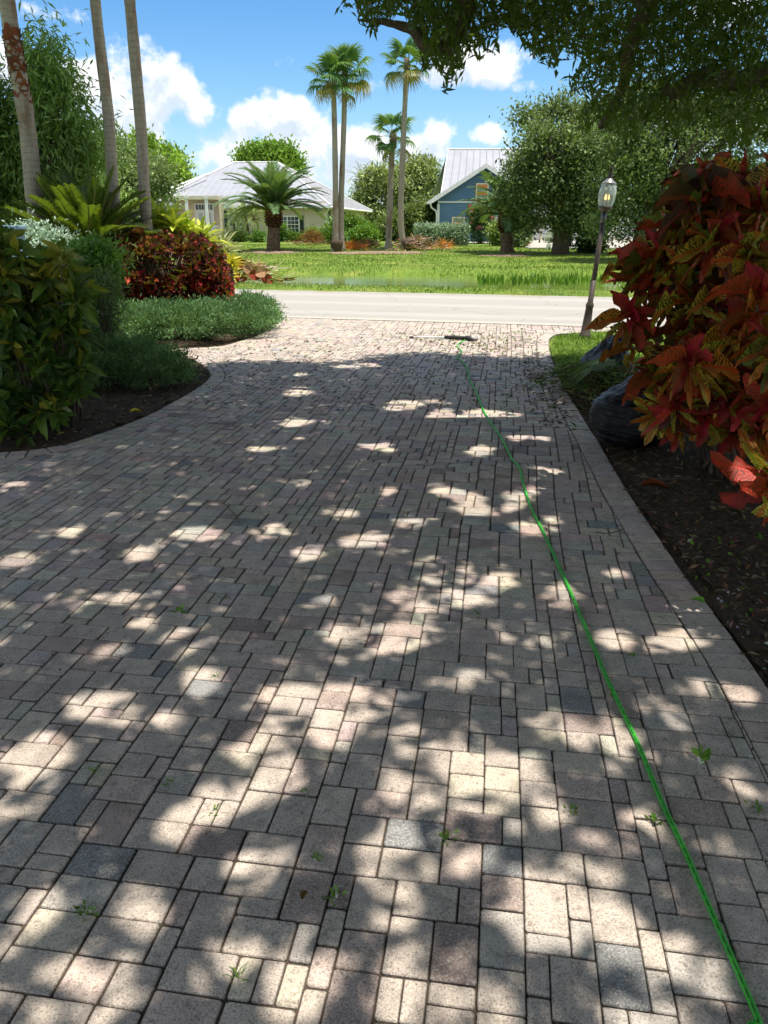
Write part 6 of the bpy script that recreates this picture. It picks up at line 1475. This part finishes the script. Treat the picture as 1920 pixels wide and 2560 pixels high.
m = MB(); m.tube([b_ - Vector((.01, 0, 0)), b_.lerp(c_, .1), b_.lerp(c_, .95), c_], [.015, .026, .026, .02], 10); m.build('grip', M_DARK, root, True)
m = MB(); m.tube([c_ - Vector((.03, 0, 0)), c_ + Vector((.03, -.01, .01)), c_.lerp(d_, .6) + Vector((0, -.02, .0)), d_], [.02, .04, .03, .018], 10, flat=.7); m.build('trigger_gun', M_DARK, root, True)
m = MB(); m.tube([c_ + Vector((.02, -.04, -.01)), c_ + Vector((.05, -.10, -.02)), c_ + Vector((.12, -.06, -.02))], .008, 6); m.build('trigger', M_DARK, root, True)

# ------------------------------------------------------------------ weeds in the joints, fallen leaves, twigs
def weed(label, u, v, kind, s):
    c = G(u, v + 6, -.006); root = thing('weed', label, 'weed', c, 'weeds in the joints of the paving'); n_ = {'grass': 12, 'tuft': 30, 'broad': 16}[kind]
    s *= .62; X = rng.normal(size=(n_, 3)) * {'grass': .6, 'tuft': .9, 'broad': .9}[kind] + np.array([0, 0, .7]); pos = np.array(c)[None] + rng.normal(size=(n_, 3)) * np.array([.006, .006, 0]) * s + (unit(X) * rng.uniform(0, .03, (n_, 1)) * s if kind != 'grass' else 0)
    pos[:, 2] = np.maximum(pos[:, 2], -.004)
    T = T_diamond(-.2) if kind != 'grass' else T_blade(-.4); L_ = {'grass': .07, 'tuft': .022, 'broad': .030}[kind] * s; w_ = {'grass': .006, 'tuft': .011, 'broad': .018}[kind] * s
    merged_leaves('leaves', M_LEAF, root, T, pos, X, rng.normal(size=(n_, 3)) * .5 + np.array([0, 0, 1.]), L_, w_, leafcols(n_, 1, C(70, 116, 36), C(120, 156, 56)))
    if kind != 'grass': m = MB(); [m.tube([tuple(c), tuple(p)], .0012, 3) for p in pos[:8]]; m.build('stems', M_LEAF, root, kind='stuff')
for a in (('branching weed between pavers at lower left above the dark slate paver', 238, 1925, 'grass', 1.0), ('tiny weed right of the branching one', 420, 1957, 'tuft', .8), ('small pale weed left of a charcoal paver in the lower middle', 765, 1980, 'tuft', .8),
          ('leafy green weed tuft in the lower centre', 1112, 2095, 'tuft', 1.5), ('low weed in the sunny patch lower left of centre', 537, 2030, 'tuft', 1.1), ('bright weed tuft below the charcoal pavers near the bottom', 840, 2243, 'tuft', 1.2),
          ('small flat weed above the bright tuft near the bottom', 795, 2147, 'tuft', 1.0), ('green tuft beside the dark slate paver at bottom left', 217, 2277, 'tuft', 1.2), ('grass sprig near the bottom edge left of centre', 597, 2440, 'grass', .9),
          ('clover like weed on the left half of the drive', 447, 1530, 'broad', 1.5), ('pale flower like weed right of the clover like weed', 568, 1492, 'broad', .7), ('broad leaved seedling right of the hose', 1748, 1905, 'broad', 1.8),
          ('small weed in the sun patch left of the hose', 1427, 2028, 'tuft', 1.1), ('flattened weed touching the hose at lower right', 1640, 2050, 'broad', 1.3), ('grass sprig in a joint above the centre', 1195, 1530, 'grass', .9),
          ('tiny weed at the right side near the border course', 1578, 1640, 'tuft', 1.0), ('weed at the far right beside the border course', 1890, 2022, 'tuft', 1.2), ('weed tuft against the hose above the lower sun patch', 1530, 1738, 'grass', .8), ('tiny tuft in the joint left of centre', 540, 1690, 'tuft', .8)): weed(*a)
def lone_leaf(label, u, v, L_, w_, col, z=.012, az=0.0, nm='fallen_leaf'):
    c = G(u, v, z); T = T_leaf(-.3, .4, .05); o = link(nm, raw_mesh(nm, T[0] * np.array([L_, w_, L_]), T[1], M_DEAD, np.tile(np.array(col), (len(T[0]), 1)), T[0][:, :2], True), None, c); o.rotation_euler = (RD.uniform(-.2, .2), -.12, az); tag(o, label, 'leaf')
lone_leaf('single brown leaf lying on the pavers near the bottom centre', 755, 2250, .035, .018, C(120, 88, 50), .006, 1.4)
lone_leaf('yellow leaf on the dark mulch below the junipers', 325, 1030, .11, .06, C(206, 186, 60), .03, .6)
lone_leaf('curled red brown leaf on the dark soil right of the driveway', 1600, 1215, .20, .05, C(120, 44, 34), .03, .1)
lone_leaf('bright green leaf on the soil beside the right border', 1762, 1508, .07, .04, C(110, 160, 60), .03, 2.2)
for lab, pts_ in (('thin bent twig lying on the pavers left of centre', [(560, 1258), (590, 1290), (600, 1308)]), ('thin pale stick on the dark soil right of the driveway', [(1590, 1188), (1640, 1196), (1700, 1197), (1730, 1190)]), ('dark twig on the driveway below the junipers', [(520, 1058), (560, 1060), (590, 1054)]),
                  ('small curved twig near the right border course', [(1490, 1330), (1520, 1334), (1560, 1322)]), ('long dark twig crossing the joints left of the grass strip', [(1310, 1004), (1370, 1000), (1420, 985), (1450, 975)])):
    q = [G(u, v, .014 if 'soil' not in lab else .03) for u, v in pts_]; m = MB(); m.tube(smooth_line(q, 4), .003, 5); tag(m.build('twig', M_BARK, loc=q[0]), lab, 'twig')
p = G(1532, 1102, .0); m = MB(); vs = []; 
for j in range(6):
    for i in range(10): a = 2 * math.pi * i / 10; rr = .055 * math.sin(math.pi * (j + .4) / 6.2) * (1 + .4 * mnoise.noise(Vector((math.cos(a), math.sin(a), j)))); vs.append(p + Vector((math.cos(a) * rr * 1.5, math.sin(a) * rr, .06 - .012 * j)))
m.add(vs, [(j * 10 + i, (j + 1) * 10 + i, (j + 1) * 10 + (i + 1) % 10, j * 10 + (i + 1) % 10) for j in range(5) for i in range(10)] + [tuple(range(10))]); tag(m.build('pale_rock', M_CONC, loc=p), 'small pale rock beside the border course near the black bag', 'rock')
FAR = [(-2.6, 7.0), (-1.9, 8.0), (-2.5, 9.9), (-1.8, 11.2), (1.9, 11.8), (2.2, 10.0), (1.85, 8.0), (1.6, 6.5)]
litter('clipping_litter', FAR, 2200, .045, .016, [C(52, 56, 34), C(70, 82, 40), C(60, 46, 34), C(36, 34, 26)], .008)
litter('clipping_litter', [(.9, 10.2), (-.2, 11.8), (2.2, 12.2), (2.25, 9.6)], 500, .05, .022, [C(90, 112, 44), C(70, 88, 40), C(130, 124, 60)], .010)
litter('clipping_litter', [(1.3, 6.2), (1.7, 10.0), (2.3, 10.0), (1.75, 6.0)], 900, .06, .016, [C(70, 82, 40), C(90, 74, 50), C(50, 50, 32)], .012)
litter('clipping_litter', [(-2, 2.2), (1.3, 2.2), (1.5, 6), (-2.5, 6)], 110, .012, .006, [C(44, 36, 30), C(60, 50, 36)], .004)
